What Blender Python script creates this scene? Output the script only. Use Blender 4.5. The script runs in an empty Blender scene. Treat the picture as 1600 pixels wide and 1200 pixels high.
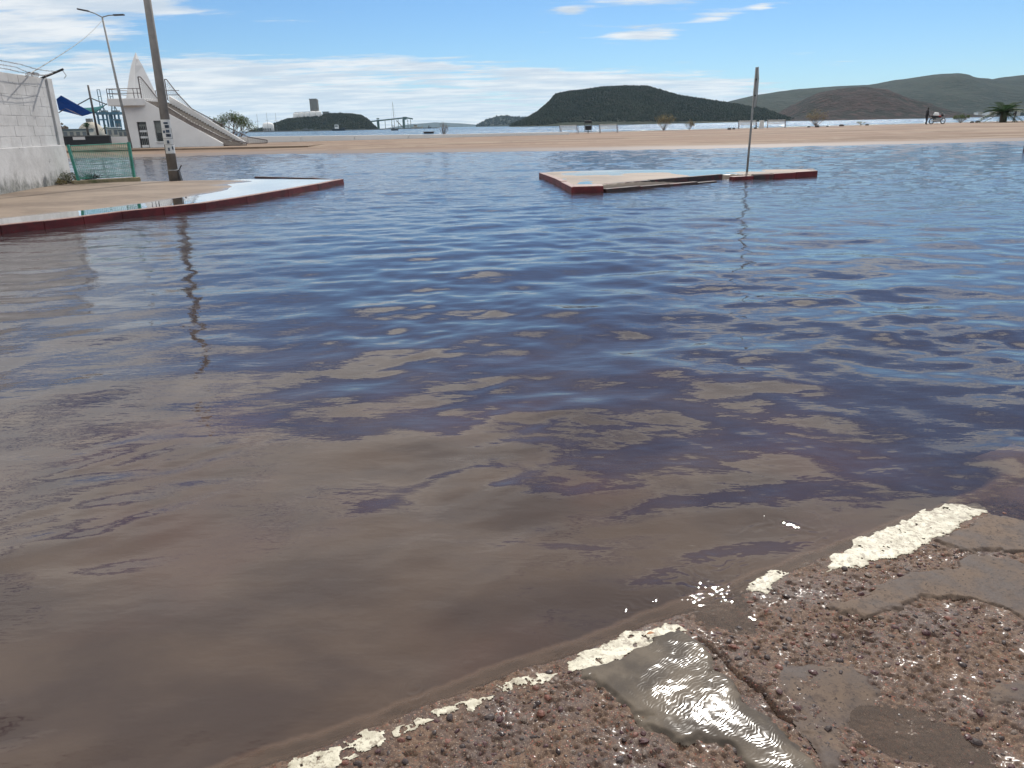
import bpy, math, random
import numpy as np
from mathutils import Vector, Matrix
rnd = random.Random(7)
R_ = math.radians
scn = bpy.context.scene
C = scn.collection

# ------------------------------------------------------------------ camera
F, PITCH, ROLL, EYE = 1185.0, R_(18.8), R_(1.2), 1.6
cd = bpy.data.cameras.new('camera')
cd.sensor_width = 36.0
cd.lens = F / 1600 * 36
cd.clip_start, cd.clip_end = 0.05, 60000
cam = bpy.data.objects.new('camera', cd)
C.objects.link(cam)
_f = Vector((0, math.cos(PITCH), -math.sin(PITCH)))
_r = Vector((1, 0, 0)); _u = Vector((0, math.sin(PITCH), math.cos(PITCH)))
_ri = _r * math.cos(ROLL) - _u * math.sin(ROLL)
_ui = _r * math.sin(ROLL) + _u * math.cos(ROLL)
cam.matrix_world = Matrix(((_ri.x, _ui.x, -_f.x, 0), (_ri.y, _ui.y, -_f.y, 0), (_ri.z, _ui.z, -_f.z, EYE), (0, 0, 0, 1)))
scn.camera = cam

# ------------------------------------------------------------------ light and exposure
SUN_AZ, SUN_EL = R_(18), R_(41)
sd = bpy.data.lights.new('sun', 'SUN')
sd.energy = 3.4; sd.angle = R_(0.53); sd.color = (1.0, 0.955, 0.89)
sun = bpy.data.objects.new('sun', sd); C.objects.link(sun)
sdir = Vector((math.sin(SUN_AZ) * math.cos(SUN_EL), math.cos(SUN_AZ) * math.cos(SUN_EL), math.sin(SUN_EL)))
sun.rotation_euler = sdir.to_track_quat('Z', 'Y').to_euler()
sun.location = sdir * 50
scn.view_settings.view_transform = 'Standard'
scn.view_settings.look = 'None'
scn.view_settings.exposure = 0.0
scn.view_settings.gamma = 1.0
scn.view_settings.use_curve_mapping = False
scn.render.engine = 'CYCLES'
scn.cycles.use_denoising = True
scn.cycles.max_bounces = 7
scn.cycles.volume_bounces = 1
scn.cycles.transparent_max_bounces = 12
scn.cycles.sample_clamp_indirect = 4.0
scn.cycles.caustics_reflective = False
scn.cycles.caustics_refractive = False

# ------------------------------------------------------------------ node helper
class NT:
    def __init__(s, tree):
        s.t = tree; s.n = tree.nodes; s.l = tree.links
        s.n.clear()
    def node(s, typ, ins=None, **kw):
        n = s.n.new(typ)
        for k, v in kw.items(): setattr(n, k, v)
        for k, v in (ins or {}).items(): s.set(n.inputs[k], v)
        return n
    def set(s, sock, v):
        if isinstance(v, bpy.types.NodeSocket): s.l.new(v, sock)
        elif isinstance(v, (tuple, list)) and sock.type == 'RGBA' and len(v) == 3: sock.default_value = (*v, 1)
        else: sock.default_value = v
    def m(s, op, a, b=None, c=None, clamp=False):
        n = s.n.new('ShaderNodeMath'); n.operation = op; n.use_clamp = clamp
        s.set(n.inputs[0], a)
        if b is not None: s.set(n.inputs[1], b)
        if c is not None: s.set(n.inputs[2], c)
        return n.outputs[0]
    def ramp(s, v, a, b, lo=0.0, hi=1.0, smooth=True):
        n = s.n.new('ShaderNodeMapRange'); n.clamp = True
        n.interpolation_type = 'SMOOTHSTEP' if smooth else 'LINEAR'
        s.set(n.inputs[0], v)
        for i, q in zip((1, 2, 3, 4), (a, b, lo, hi)): s.set(n.inputs[i], q)
        return n.outputs[0]
    def mix(s, f, a, b, mode='MIX'):
        n = s.n.new('ShaderNodeMix'); n.data_type = 'RGBA'; n.blend_type = mode
        s.set(n.inputs[0], f); s.set(n.inputs[6], a); s.set(n.inputs[7], b)
        return n.outputs[2]
    def noise(s, vec, scale, detail=4.0, rough=0.55, dist=0.0, dim='3D'):
        n = s.n.new('ShaderNodeTexNoise'); n.noise_dimensions = dim
        if vec is not None: s.l.new(vec, n.inputs['Vector'])
        n.inputs['Scale'].default_value = scale; n.inputs['Detail'].default_value = detail
        n.inputs['Roughness'].default_value = rough; n.inputs['Distortion'].default_value = dist
        return n.outputs[0]
    def mapping(s, vec, scale=(1, 1, 1), rot=(0, 0, 0), loc=(0, 0, 0)):
        n = s.n.new('ShaderNodeMapping')
        s.l.new(vec, n.inputs[0])
        n.inputs[1].default_value = loc; n.inputs[2].default_value = rot; n.inputs[3].default_value = scale
        return n.outputs[0]
    def geo(s): return s.n.new('ShaderNodeNewGeometry').outputs['Position']
    def attr(s, name):
        n = s.n.new('ShaderNodeAttribute'); n.attribute_name = name
        return n.outputs['Fac']
    def bump(s, h, strength, dist, normal=None):
        n = s.n.new('ShaderNodeBump')
        s.set(n.inputs['Height'], h); n.inputs['Strength'].default_value = strength; n.inputs['Distance'].default_value = dist
        if normal is not None: s.l.new(normal, n.inputs['Normal'])
        return n.outputs[0]
    def out(s, sh, vol=None):
        o = s.n.new('ShaderNodeOutputMaterial')
        if sh is not None: s.l.new(sh, o.inputs['Surface'])
        if vol is not None: s.l.new(vol, o.inputs['Volume'])

def new_mat(name):
    m = bpy.data.materials.new(name); m.use_nodes = True
    return m, NT(m.node_tree)

def srgb(r, g, b):
    f = lambda c: (c / 255 / 12.92) if c / 255 <= 0.04045 else ((c / 255 + 0.055) / 1.055) ** 2.4
    return (f(r), f(g), f(b))

def plain(name, col, rough=0.6, var=0.25, scale=3.0, metal=0.0, bump=0.0, bscale=40.0, second=None, sec_scale=1.2, sec_lo=0.5, sec_hi=0.65, spec=0.5):
    m, t = new_mat(name)
    p = t.geo()
    n = t.noise(p, scale, 5, 0.6)
    dark = tuple(c * (1 - var) for c in col); light = tuple(min(1, c * (1 + var)) for c in col)
    c = t.mix(t.ramp(n, 0.3, 0.7), dark, light)
    if second is not None:
        c = t.mix(t.ramp(t.noise(p, sec_scale, 6, 0.65), sec_lo, sec_hi), c, second)
    b = t.node('ShaderNodeBsdfPrincipled', {'Base Color': c, 'Roughness': t.ramp(n, 0.2, 0.8, rough * 0.85, min(1, rough * 1.15)), 'Metallic': metal, 'Specular IOR Level': spec})
    if bump:
        t.l.new(t.bump(t.noise(p, bscale, 4, 0.6), 0.6, bump), b.inputs['Normal'])
    t.out(b.outputs[0])
    return m

# ------------------------------------------------------------------ world: sky with clouds
def build_world():
    w = bpy.data.worlds.new('World'); scn.world = w; w.use_nodes = True
    t = NT(w.node_tree)
    sky = t.node('ShaderNodeTexSky', sky_type='NISHITA', sun_disc=False, sun_elevation=SUN_EL, sun_rotation=SUN_AZ,
                 altitude=0, air_density=1.0, dust_density=0.0, ozone_density=3.0)
    d = t.node('ShaderNodeTexCoord').outputs['Generated']
    sx = t.node('ShaderNodeSeparateXYZ', {0: d})
    x, y, z = sx.outputs
    el = t.m('MULTIPLY', t.m('ARCSINE', z), 57.2958)
    az = t.m('MULTIPLY', t.m('ARCTAN2', x, y), 57.2958)
    zz = t.m('ADD', t.m('MAXIMUM', z, 0.0), 0.075)
    px = t.m('DIVIDE', x, zz); py = t.m('DIVIDE', y, zz)
    cv = t.node('ShaderNodeCombineXYZ', {0: px, 1: py, 2: 0.0}).outputs[0]
    n1 = t.noise(t.mapping(cv, (0.42, 0.62, 1), (0, 0, 0.25), (3.1, 1.7, 0)), 1.0, 9, 0.58, 0.35)
    n2 = t.noise(t.mapping(cv, (1.6, 2.6, 1), (0, 0, 0.2), (7.0, 2.0, 0)), 1.0, 8, 0.62, 0.3)
    # coverage: low bank along the horizon, single clouds above it
    def blob(a, e, sa, se, wgt):
        q = t.m('ADD', t.m('POWER', t.m('DIVIDE', t.m('SUBTRACT', az, a), sa), 2.0), t.m('POWER', t.m('DIVIDE', t.m('SUBTRACT', el, e), se), 2.0))
        return t.m('MULTIPLY', t.m('EXPONENT', t.m('MULTIPLY', q, -1.0)), wgt)
    top = t.ramp(az, -12.0, 20.0, 5.2, 3.2)
    bank = t.m('MULTIPLY', t.ramp(t.m('SUBTRACT', top, el), -0.15, 1.0), t.ramp(az, 23.0, 13.0))
    cov = t.m('MULTIPLY', bank, t.ramp(el, 5.0, 1.0, 0.42, 0.55))
    for b in [(-29, 8.4, 8.5, 1.45, .95), (-33, 5.8, 8.0, .9, .65), (-16.5, 9.6, 3.2, .45, .55), (-21, 9.5, 2.0, .35, .36),
              (9.0, 5.7, 3.0, .5, .48), (11.5, 8.0, 3.4, .5, .5), (14.2, 6.6, 1.6, .3, .34), (17.5, 9.2, 4.0, .4, .42),
              (7.0, 9.2, 1.3, .35, .38), (17.0, 7.0, 1.0, .25, .3), (21.0, 4.4, 3.0, .5, .3), (4.5, 7.4, 1.3, .3, .3), (0.0, 8.8, .8, .2, .3), (23.0, 13.5, 11.0, 3.0, .34), (-25.0, 12.5, 9.0, 2.5, .26)]:
        cov = t.m('ADD', cov, blob(*b))
    edge = t.ramp(az, -35.0, 30.0, 14.0, 27.0, False)
    over = t.m('MULTIPLY', t.ramp(t.m('SUBTRACT', el, edge), -4.0, 6.0), 0.26)
    over = t.m('ADD', over, t.m('MULTIPLY', t.ramp(el, 9.5, 12.0), 0.10))
    cov = t.m('ADD', cov, over)
    n3 = t.noise(t.mapping(cv, (2.2, 7.0, 1), (0, 0, 0.1), (2.0, 5.0, 0)), 1.0, 8, 0.62, 0.2)
    nn = t.m('ADD', t.m('MULTIPLY', n1, 0.45), t.m('ADD', t.m('MULTIPLY', n2, 0.40), t.m('MULTIPLY', n3, 0.25)))
    nn = t.m('SUBTRACT', nn, 0.045)
    v = t.m('ADD', t.m('MULTIPLY', t.m('SUBTRACT', nn, 0.5), 2.2), t.m('SUBTRACT', cov, 0.17))
    mask = t.ramp(v, 0.0, t.ramp(el, 9.0, 16.0, 0.30, 0.13))
    mask = t.m('MULTIPLY', mask, 0.92)
    shade = t.ramp(t.noise(t.mapping(cv, (1.1, 2.0, 1), (0, 0, 0), (1, 9, 0)), 1.3, 6, 0.6), 0.35, 0.68)
    ccol = t.mix(shade, (6.2, 7.0, 7.9), (9.3, 9.4, 9.4))
    ccol = t.mix(t.ramp(el, 10.0, 24.0), ccol, t.mix(shade, (12.5, 12.4, 12.2), (16.5, 16.0, 15.2)))
    tint = t.mix(1.0, sky.outputs[0], (0.56, 0.765, 0.99), 'MULTIPLY')
    col = t.mix(mask, tint, ccol)
    bg = t.node('ShaderNodeBackground', {'Color': col, 'Strength': 0.10})
    o = t.node('ShaderNodeOutputWorld'); t.l.new(bg.outputs[0], o.inputs[0])
build_world()

# ------------------------------------------------------------------ geometry helpers
def ray(x, y):
    u = (x - 800) / F; v = (600 - y) / F
    u2 = u * math.cos(ROLL) + v * math.sin(ROLL); v2 = -u * math.sin(ROLL) + v * math.cos(ROLL)
    return Vector((u2, math.cos(PITCH) + v2 * math.sin(PITCH), -math.sin(PITCH) + v2 * math.cos(PITCH)))
def at(x, y, d):                                   # world point seen at a photo pixel, d metres ahead
    r = ray(x, y); return Vector((0, 0, EYE)) + r * (d / r.y)
def gp(x, y, z=0.0):                               # world point on the level z seen at a photo pixel
    r = ray(x, y); return Vector((0, 0, EYE)) + r * ((z - EYE) / r.z)

def hash2(ix, iy, seed):
    n = (ix.astype(np.int64) * 374761393 + iy.astype(np.int64) * 668265263 + seed * 974634777) & 0x7fffffff
    n = ((n ^ (n >> 13)) * 1274126177) & 0x7fffffff
    return ((n ^ (n >> 16)) & 0xffff) / 65535.0
def vnoise(x, y, seed=0):
    x = np.asarray(x, float); y = np.asarray(y, float)
    ix = np.floor(x); iy = np.floor(y); fx = x - ix; fy = y - iy
    fx = fx * fx * (3 - 2 * fx); fy = fy * fy * (3 - 2 * fy)
    a = hash2(ix, iy, seed); b = hash2(ix + 1, iy, seed); c = hash2(ix, iy + 1, seed); d = hash2(ix + 1, iy + 1, seed)
    return (a + (b - a) * fx) * (1 - fy) + (c + (d - c) * fx) * fy
def fbm(x, y, seed=0, oct=4, gain=0.5):
    s = 0; a = 1; tot = 0
    for k in range(oct):
        s = s + a * vnoise(x * 2 ** k + 17.3 * k, y * 2 ** k - 9.1 * k, seed + k); tot += a; a *= gain
    return s / tot * 2 - 1
def sstep(x, a, b):
    q = np.clip((x - a) / (b - a), 0, 1); return q * q * (3 - 2 * q)

def link(name, me, mat, parent=None, smooth=False):
    o = bpy.data.objects.new(name, me); C.objects.link(o)
    if mat is not None and not me.materials: me.materials.append(mat)
    if smooth and len(me.polygons): me.polygons.foreach_set('use_smooth', np.ones(len(me.polygons), bool))
    if parent is not None: o.parent = parent
    return o
def tag(o, label=None, cat=None, group=None, kind=None):
    if label: o['label'] = label
    if cat: o['category'] = cat
    if group: o['group'] = group
    if kind: o['kind'] = kind
    return o
def thing(name, label, cat, loc, group=None, rotz=0.0):
    o = bpy.data.objects.new(name, None); C.objects.link(o)
    o.empty_display_size = 0.2
    o.location = loc; o.rotation_euler.z = rotz
    return tag(o, label, cat, group)
def dup(root, loc, rotz=None, label=None):
    r = root.copy(); C.objects.link(r); r.location = loc
    if rotz is not None: r.rotation_euler.z = rotz
    if label: r['label'] = label
    for ch in root.children:
        c = ch.copy(); C.objects.link(c); c.parent = r
        for g in ch.children:
            e = g.copy(); C.objects.link(e); e.parent = c
    return r
def grid_mesh(name, X, Y, Z, mask=None):
    nr, nc = X.shape
    idx = np.arange(nr * nc).reshape(nr, nc)
    q = np.stack([idx[:-1, :-1], idx[:-1, 1:], idx[1:, 1:], idx[1:, :-1]], -1).reshape(-1, 4)
    co = np.stack([X, Y, Z], -1).reshape(-1, 3)
    used = None
    if mask is not None:
        q = q[mask.reshape(-1)]
        used = np.unique(q); rem = np.full(nr * nc, -1); rem[used] = np.arange(len(used)); q = rem[q]; co = co[used]
    me = bpy.data.meshes.new(name)
    me.vertices.add(len(co)); me.vertices.foreach_set('co', co.astype(np.float32).ravel())
    me.loops.add(q.size); me.loops.foreach_set('vertex_index', q.astype(np.int32).ravel())
    me.polygons.add(len(q)); me.polygons.foreach_set('loop_start', np.arange(0, q.size, 4, dtype=np.int32))
    me.update(calc_edges=True)
    return me, used
def set_attr(me, name, arr):
    a = me.attributes.new(name, 'FLOAT', 'POINT'); a.data.foreach_set('value', np.asarray(arr, np.float32).ravel())

class MB:
    def __init__(s, o=(0, 0, 0)): s.o = Vector(o); s.v = []; s.f = []
    def add(s, vs, fs):
        k = len(s.v); s.v += [Vector(p) - s.o for p in vs]; s.f += [[i + k for i in f] for f in fs]; return s
    def hexa(s, p):       # 8 points: bottom 4 ccw, top 4 ccw
        return s.add(p, [(3, 2, 1, 0), (4, 5, 6, 7), (0, 1, 5, 4), (1, 2, 6, 5), (2, 3, 7, 6), (3, 0, 4, 7)])
    def box(s, c, d):
        x, y, z = c; a, b, h = d[0] / 2, d[1] / 2, d[2] / 2
        return s.hexa([(x - a, y - b, z - h), (x + a, y - b, z - h), (x + a, y + b, z - h), (x - a, y + b, z - h),
                       (x - a, y - b, z + h), (x + a, y - b, z + h), (x + a, y + b, z + h), (x - a, y + b, z + h)])
    def box2(s, a, b):
        a, b = Vector(a), Vector(b); return s.box((a + b) / 2, tuple(abs(q) for q in (b - a)))
    def tube(s, p, q, r0, r1=None, n=8, caps=True):
        p, q = Vector(p), Vector(q); r1 = r0 if r1 is None else r1
        d = (q - p); d.normalize()
        e = d.cross(Vector((0, 0, 1)))
        if e.length < 1e-3: e = Vector((1, 0, 0))
        e.normalize(); g = d.cross(e)
        vs = []; 
        for c, r in ((p, r0), (q, r1)):
            for i in range(n):
                a = 2 * math.pi * i / n; vs.append(c + (e * math.cos(a) + g * math.sin(a)) * r)
        fs = [(i, (i + 1) % n, n + (i + 1) % n, n + i) for i in range(n)]
        if caps: fs += [tuple(range(n - 1, -1, -1)), tuple(range(n, 2 * n))]
        return s.add(vs, fs)
    def path(s, pts, r, n=6):
        for a, b in zip(pts[:-1], pts[1:]): s.tube(a, b, r, r, n)
        return s
    def beam(s, p, q, w, h, up=(0, 0, 1)):
        p, q = Vector(p), Vector(q); d = (q - p).normalized()
        e = d.cross(Vector(up)); 
        if e.length < 1e-3: e = Vector((1, 0, 0))
        e.normalize(); g = e.cross(d)
        a, b = e * w / 2, g * h / 2
        return s.hexa([p - a - b, p + a - b, q + a - b, q - a - b, p - a + b, p + a + b, q + a + b, q - a + b])
    def prism(s, poly, vec):     # poly: list of 3D points, extruded by vec
        n = len(poly); vec = Vector(vec)
        vs = [Vector(p) for p in poly] + [Vector(p) + vec for p in poly]
        fs = [tuple(range(n - 1, -1, -1)), tuple(range(n, 2 * n))] + [(i, (i + 1) % n, n + (i + 1) % n, n + i) for i in range(n)]
        return s.add(vs, fs)
    def lathe(s, c, prof, n=12):   # prof: (r, z)
        c = Vector(c); vs = []; fs = []
        for r, z in prof:
            for i in range(n):
                a = 2 * math.pi * i / n; vs.append(c + Vector((r * math.cos(a), r * math.sin(a), z)))
        for k in range(len(prof) - 1):
            for i in range(n): fs.append((k * n + i, k * n + (i + 1) % n, (k + 1) * n + (i + 1) % n, (k + 1) * n + i))
        fs += [tuple(range(n - 1, -1, -1)), tuple(range((len(prof) - 1) * n, len(prof) * n))]
        return s.add(vs, fs)
    def blob(s, c, r, jit=0.25, rn=rnd):     # rough octahedral clump
        c = Vector(c)
        dirs = [(1, 0, 0), (0, 1, 0), (-1, 0, 0), (0, -1, 0), (0, 0, 1), (0, 0, -1)]
        vs = [c + Vector((d[0] * r[0], d[1] * r[1], d[2] * r[2])) * (1 + rn.uniform(-jit, jit)) for d in dirs]
        return s.add(vs, [(0, 1, 4), (1, 2, 4), (2, 3, 4), (3, 0, 4), (1, 0, 5), (2, 1, 5), (3, 2, 5), (0, 3, 5)])
    def mesh(s, name):
        me = bpy.data.meshes.new(name); me.from_pydata([tuple(v) for v in s.v], [], s.f); me.update(); return me
    def build(s, name, mat, parent=None, smooth=False, bevel=0.0):
        o = link(name, s.mesh(name), mat, parent, smooth)
        if bevel:
            b = o.modifiers.new('bevel', 'BEVEL'); b.width = bevel; b.segments = 2; b.limit_method = 'ANGLE'
        return o

# ------------------------------------------------------------------ materials
M = {}
M['white_wall'] = plain('whitewash', (0.56, 0.545, 0.53), 0.9, 0.12, 1.7, bump=0.006, bscale=14, second=(0.36, 0.35, 0.34), sec_scale=2.2, sec_lo=0.54, sec_hi=0.75)
M['monument'] = plain('monument_white', (0.73, 0.72, 0.70), 0.85, 0.06, 0.7)
M['step'] = plain('step_concrete', (0.17, 0.145, 0.12), 0.9, 0.35, 4.0)
M['dark_metal'] = plain('dark_metal', (0.05, 0.045, 0.045), 0.5, 0.3, 5)
M['rail'] = plain('rail_brown', (0.11, 0.085, 0.08), 0.5, 0.3, 5)
M['grey_metal'] = plain('galvanised', (0.26, 0.265, 0.26), 0.6, 0.2, 6, metal=0.1)
M['pole_concrete'] = plain('pole_concrete', (0.20, 0.185, 0.17), 0.85, 0.2, 3, bump=0.003, bscale=25)
M['paper'] = plain('paper', (0.62, 0.63, 0.62), 0.8, 0.12, 4)
M['paper_ink'] = plain('paper_ink', (0.05, 0.07, 0.10), 0.8, 0.8, 16)
M['green_metal'] = plain('green_paint', (0.05, 0.25, 0.19), 0.45, 0.25, 4)
M['plinth'] = plain('plinth', (0.27, 0.22, 0.13), 0.9, 0.3, 3, bump=0.004, bscale=20, second=(0.12, 0.13, 0.06), sec_scale=2.5)
M['black'] = plain('black', (0.012, 0.012, 0.014), 0.5, 0.3, 5)
M['glass'] = plain('dark_glass', (0.02, 0.025, 0.028), 0.08, 0.3, 3)
M['pane_grey'] = plain('pane_grey', (0.16, 0.17, 0.155), 0.25, 0.2, 3)
M['crane'] = plain('crane_blue', (0.03, 0.10, 0.14), 0.5, 0.2, .2)
M['far_white'] = plain('far_white', (0.74, 0.73, 0.70), 0.8, 0.08, 0.05)
M['far_cream'] = plain('far_cream', (0.42, 0.38, 0.31), 0.85, 0.12, 0.1)
M['far_grey'] = plain('far_grey', (0.16, 0.165, 0.16), 0.85, 0.15, 0.15)
M['tower'] = plain('silo_concrete', (0.17, 0.16, 0.145), 0.9, 0.18, 0.08)
M['conveyor'] = plain('conveyor_green', (0.05, 0.11, 0.10), 0.7, 0.2, 0.1)
M['hull_dark'] = plain('hull_dark', (0.02, 0.025, 0.035), 0.4, 0.2, 0.4)
M['bench_white'] = plain('bench_white', (0.62, 0.61, 0.58), 0.5, 0.1, 5)
M['bark'] = plain('bark', (0.10, 0.075, 0.055), 0.9, 0.3, 8)
M['twig'] = plain('twig', (0.15, 0.12, 0.095), 0.9, 0.3, 8)
def leaf_mat(name, col, var=0.35, scale=2.0, trans=0.3):
    m, t = new_mat(name)
    n = t.noise(t.geo(), scale, 3, 0.6)
    c = t.mix(t.ramp(n, 0.3, 0.7), tuple(q * (1 - var) for q in col), tuple(q * (1 + var) for q in col))
    a = t.node('ShaderNodeBsdfPrincipled', {'Base Color': c, 'Roughness': 0.55})
    b = t.node('ShaderNodeBsdfTranslucent', {'Color': c})
    mx = t.node('ShaderNodeMixShader', {0: trans, 1: a.outputs[0], 2: b.outputs[0]})
    t.out(mx.outputs[0]); return m
M['leaf'] = leaf_mat('leaf', (0.065, 0.10, 0.035))
M['leaf_dry'] = leaf_mat('leaf_dry', (0.16, 0.13, 0.055))
M['leaf_palm'] = leaf_mat('leaf_palm', (0.035, 0.07, 0.03))
M['skin'] = plain('skin', (0.30, 0.17, 0.11), 0.6, 0.05, 5)
M['cloth_dark'] = plain('cloth_dark', (0.018, 0.018, 0.022), 0.9, 0.2, 8)
M['cloth_grey'] = plain('cloth_grey', (0.05, 0.05, 0.055), 0.9, 0.2, 8)
M['hair'] = plain('hair', (0.012, 0.009, 0.008), 0.7, 0.2, 20)
M['rubber'] = plain('rubber', (0.015, 0.015, 0.015), 0.8, 0.1, 5)
M['red_paint'] = plain('red_panel', (0.28, 0.02, 0.02), 0.35, 0.1, 5)
M['chrome'] = plain('chrome', (0.5, 0.5, 0.5), 0.25, 0.05, 5, metal=0.9)
M['white_paint'] = plain('white_gloss', (0.75, 0.75, 0.74), 0.4, 0.05, 5)
M['rock'] = plain('rock', (0.05, 0.045, 0.04), 0.9, 0.3, 8)

# ================================================================== foreground broken pavement
K0 = Vector((gp(430, 1200).x, gp(430, 1200).y)); K1 = Vector((gp(1540, 785).x, gp(1540, 785).y))
KS = (K1 - K0).normalized(); KT = Vector((KS.y, -KS.x))         # s along the kerb, t into the pavement
KLEN = (K1 - K0).length
def to_st(x, y):
    return (x - K0.x) * KS.x + (y - K0.y) * KS.y, (x - K0.x) * KT.x + (y - K0.y) * KT.y
def to_xy(s, t):
    return K0.x + KS.x * s + KT.x * t, K0.y + KS.y * s + KT.y * t
def px_st(x, y):
    p = gp(x, y, 0.01); return to_st(p.x, p.y)

DENTS = [(1130, 950, .11, .030), (1010, 1010 - 60, .05, .02), (1345, 1010, .09, .017), (1440, 1140, .19, .018), (1350, 1120, .12, .014),
         (1560, 1030, .10, .012), (1500, 1180, .12, .014), (1180, 985, .08, .012), (1590, 770, .30, .030), (1275, 890, .05, .016), (860, 1045, .06, .010), (1190, 1100, .05, .008), (1250, 960, .08, .008)]
DENTS = [(*px_st(a, b), r, d) for a, b, r, d in DENTS]
CRACK = [px_st(a, b) for a, b in [(1095, 1000), (1130, 1035), (1165, 1068), (1195, 1085), (1215, 1118), (1245, 1135), (1270, 1165), (1300, 1210), (1330, 1260)]]
PAINT = [
        ([(1288, 893), (1300, 872), (1345, 845), (1400, 822), (1440, 802), (1480, 786), (1530, 781), (1543, 796), (1520, 810), (1475, 836), (1430, 860), (1390, 874), (1340, 884), (1310, 890)], 0.50),
        ([(1173, 922), (1182, 906), (1205, 894), (1226, 898), (1218, 910), (1195, 926)], 0.5),
        ([(880, 1048), (888, 1030), (935, 1008), (980, 990), (1040, 980), (1072, 985), (1068, 1000), (1010, 1016), (960, 1036), (925, 1050)], 0.4),
        ([(780, 1077), (800, 1066), (830, 1055), (862, 1052), (858, 1068), (820, 1078)], 0.26),
        ([(672, 1118), (700, 1106), (740, 1094), (764, 1090), (756, 1104), (720, 1116), (690, 1124)], 0.16),
        ([(602, 1150), (625, 1138), (660, 1126), (678, 1130), (655, 1146), (625, 1158)], 0.13),
        ([(420, 1222), (470, 1188), (520, 1168), (570, 1152), (600, 1150), (605, 1162), (570, 1180), (530, 1192), (500, 1212), (470, 1225)], 0.14)]
def seg_dist(s, t, pts):
    best = np.full(np.shape(s), 9.0)
    for (a, b), (c, d) in zip(pts[:-1], pts[1:]):
        L = (c - a) ** 2 + (d - b) ** 2
        u = np.clip(((s - a) * (c - a) + (t - b) * (d - b)) / L, 0, 1)
        best = np.minimum(best, np.hypot(s - a - u * (c - a), t - b - u * (d - b)))
    return best
def poly_mask(s, t, poly, wob=0.012, seed=0, freq=14):
    s = s + wob * fbm(s * freq, t * freq, 70 + seed, 4, 0.6); t = t + wob * fbm(s * freq + 5, t * freq + 3, 90 + seed, 4, 0.6)
    ins = np.zeros(s.shape, bool); d = seg_dist(s, t, poly + poly[:1])
    n = len(poly)
    for i in range(n):
        (a, b), (c, e) = poly[i], poly[(i + 1) % n]
        cond = (b > t) != (e > t)
        with np.errstate(divide='ignore', invalid='ignore'):
            xi = (c - a) * (t - b) / (e - b) + a
        ins ^= cond & (s < xi)
    return np.where(ins, d, -d)

def base_h(s, t, rough=True):                                                    # pavement without the fine grit
    h = 0.015 + 0.007 * np.clip(t, 0, 3) + (0.008 if rough else 0.005) * fbm(s * 5, t * 5, 11, 4 if rough else 1)
    if rough: h = h + 0.005 * sstep(t, 0.10, 0.25) * fbm(s * 15, t * 15, 13, 3)
    for a, b, r, d in DENTS: h = h - d * np.exp(-((s - a) ** 2 + (t - b) ** 2) / r ** 2)
    h = h - 0.05 * sstep(s, KLEN - 0.02, KLEN + 0.45) * sstep(t, 0.75, 0.1) 
    return h
def inside_any(s, t, polys):
    d = np.full(np.shape(s), -9.0)
    for p in polys: d = np.maximum(d, poly_mask(s, t, [px_st(a, b) for a, b in p], 0.0, 0))
    return d
def ground_h(s, t, fine=True):
    h = base_h(s, t)
    if fine:
        cr = seg_dist(s + 0.012 * fbm(s * 30, t * 30, 5, 3), t + 0.012 * fbm(s * 30, t * 30, 6, 3), CRACK)
        h = h - 0.022 * np.exp(-(cr / 0.0075) ** 2)
        g = fbm(s * 34, t * 34, 21, 3, 0.6)
        pit = sstep(fbm(s * 66, t * 66, 44, 2), 0.2, 0.5)
        cap = 1 - 0.86 * sstep(inside_any(s, t, [q[0] for q in PAINT]), -0.035, 0.0)
        h = h + cap * (0.0048 * g - 0.0085 * pit + 0.0016 * fbm(s * 150, t * 150, 31, 2))
    edge = t + 0.020 * fbm(s * 9, t * 3, 3, 4, 0.6)
    out = sstep(edge, -0.05, -0.15)
    lip = sstep(edge, 0.0, -0.03)
    h = h * (1 - lip) + (-0.024 + 0.011 * fbm(s * 11, t * 11, 81, 3) + (0.004 * fbm(s * 45, t * 45, 83, 2) if fine else 0)) * lip
    road = -0.17 + 0.008 * fbm(s * 4, t * 4, 8, 3) + 0.13 * sstep(s, KLEN - 0.3, KLEN + 0.6)
    return h * (1 - out) + road * out

SG, TG = np.meshgrid(np.arange(-0.75, 3.75, 0.0048), np.arange(-0.22, 1.62, 0.0048))
GZ = ground_h(SG, TG)
GX, GY = to_xy(SG, TG)
me, _ = grid_mesh('pavement', GX, GY, GZ)

def ground_material():
    m, t = new_mat('worn_concrete')
    p = t.geo()
    n = t.noise(p, 5.0, 6, 0.6); f = t.noise(p, 75.0, 4, 0.65); g = t.noise(p, 260.0, 3, 0.6)
    c = t.mix(t.ramp(n, 0.35, 0.65), srgb(76, 58, 48), srgb(108, 87, 71))
    c = t.mix(t.ramp(f, 0.42, 0.62), t.mix(0.6, c, srgb(52, 38, 36)), c)
    c = t.mix(t.ramp(t.noise(p, 120.0, 2, 0.5), 0.62, 0.70), c, srgb(122, 72, 56))
    c = t.mix(t.ramp(g, 0.58, 0.72), c, srgb(165, 148, 128))
    b = t.node('ShaderNodeBsdfPrincipled', {'Base Color': c, 'Roughness': t.ramp(n, 0.3, 0.7, 0.55, 0.85), 'Specular IOR Level': 0.3,
                                            'Coat Weight': t.ramp(t.noise(p, 9.0, 4, 0.6), 0.52, 0.68, 0.0, 0.35), 'Coat Roughness': 0.2})
    t.l.new(t.bump(g, 0.6, 0.0012, t.bump(f, 0.6, 0.003)), b.inputs['Normal'])
    t.out(b.outputs[0]); return m
M['ground'] = ground_material()
pav = link('pavement', me, M['ground'], None, True)
tag(pav, 'broken brown concrete pavement with exposed pebbles at bottom right', kind='structure')
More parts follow.
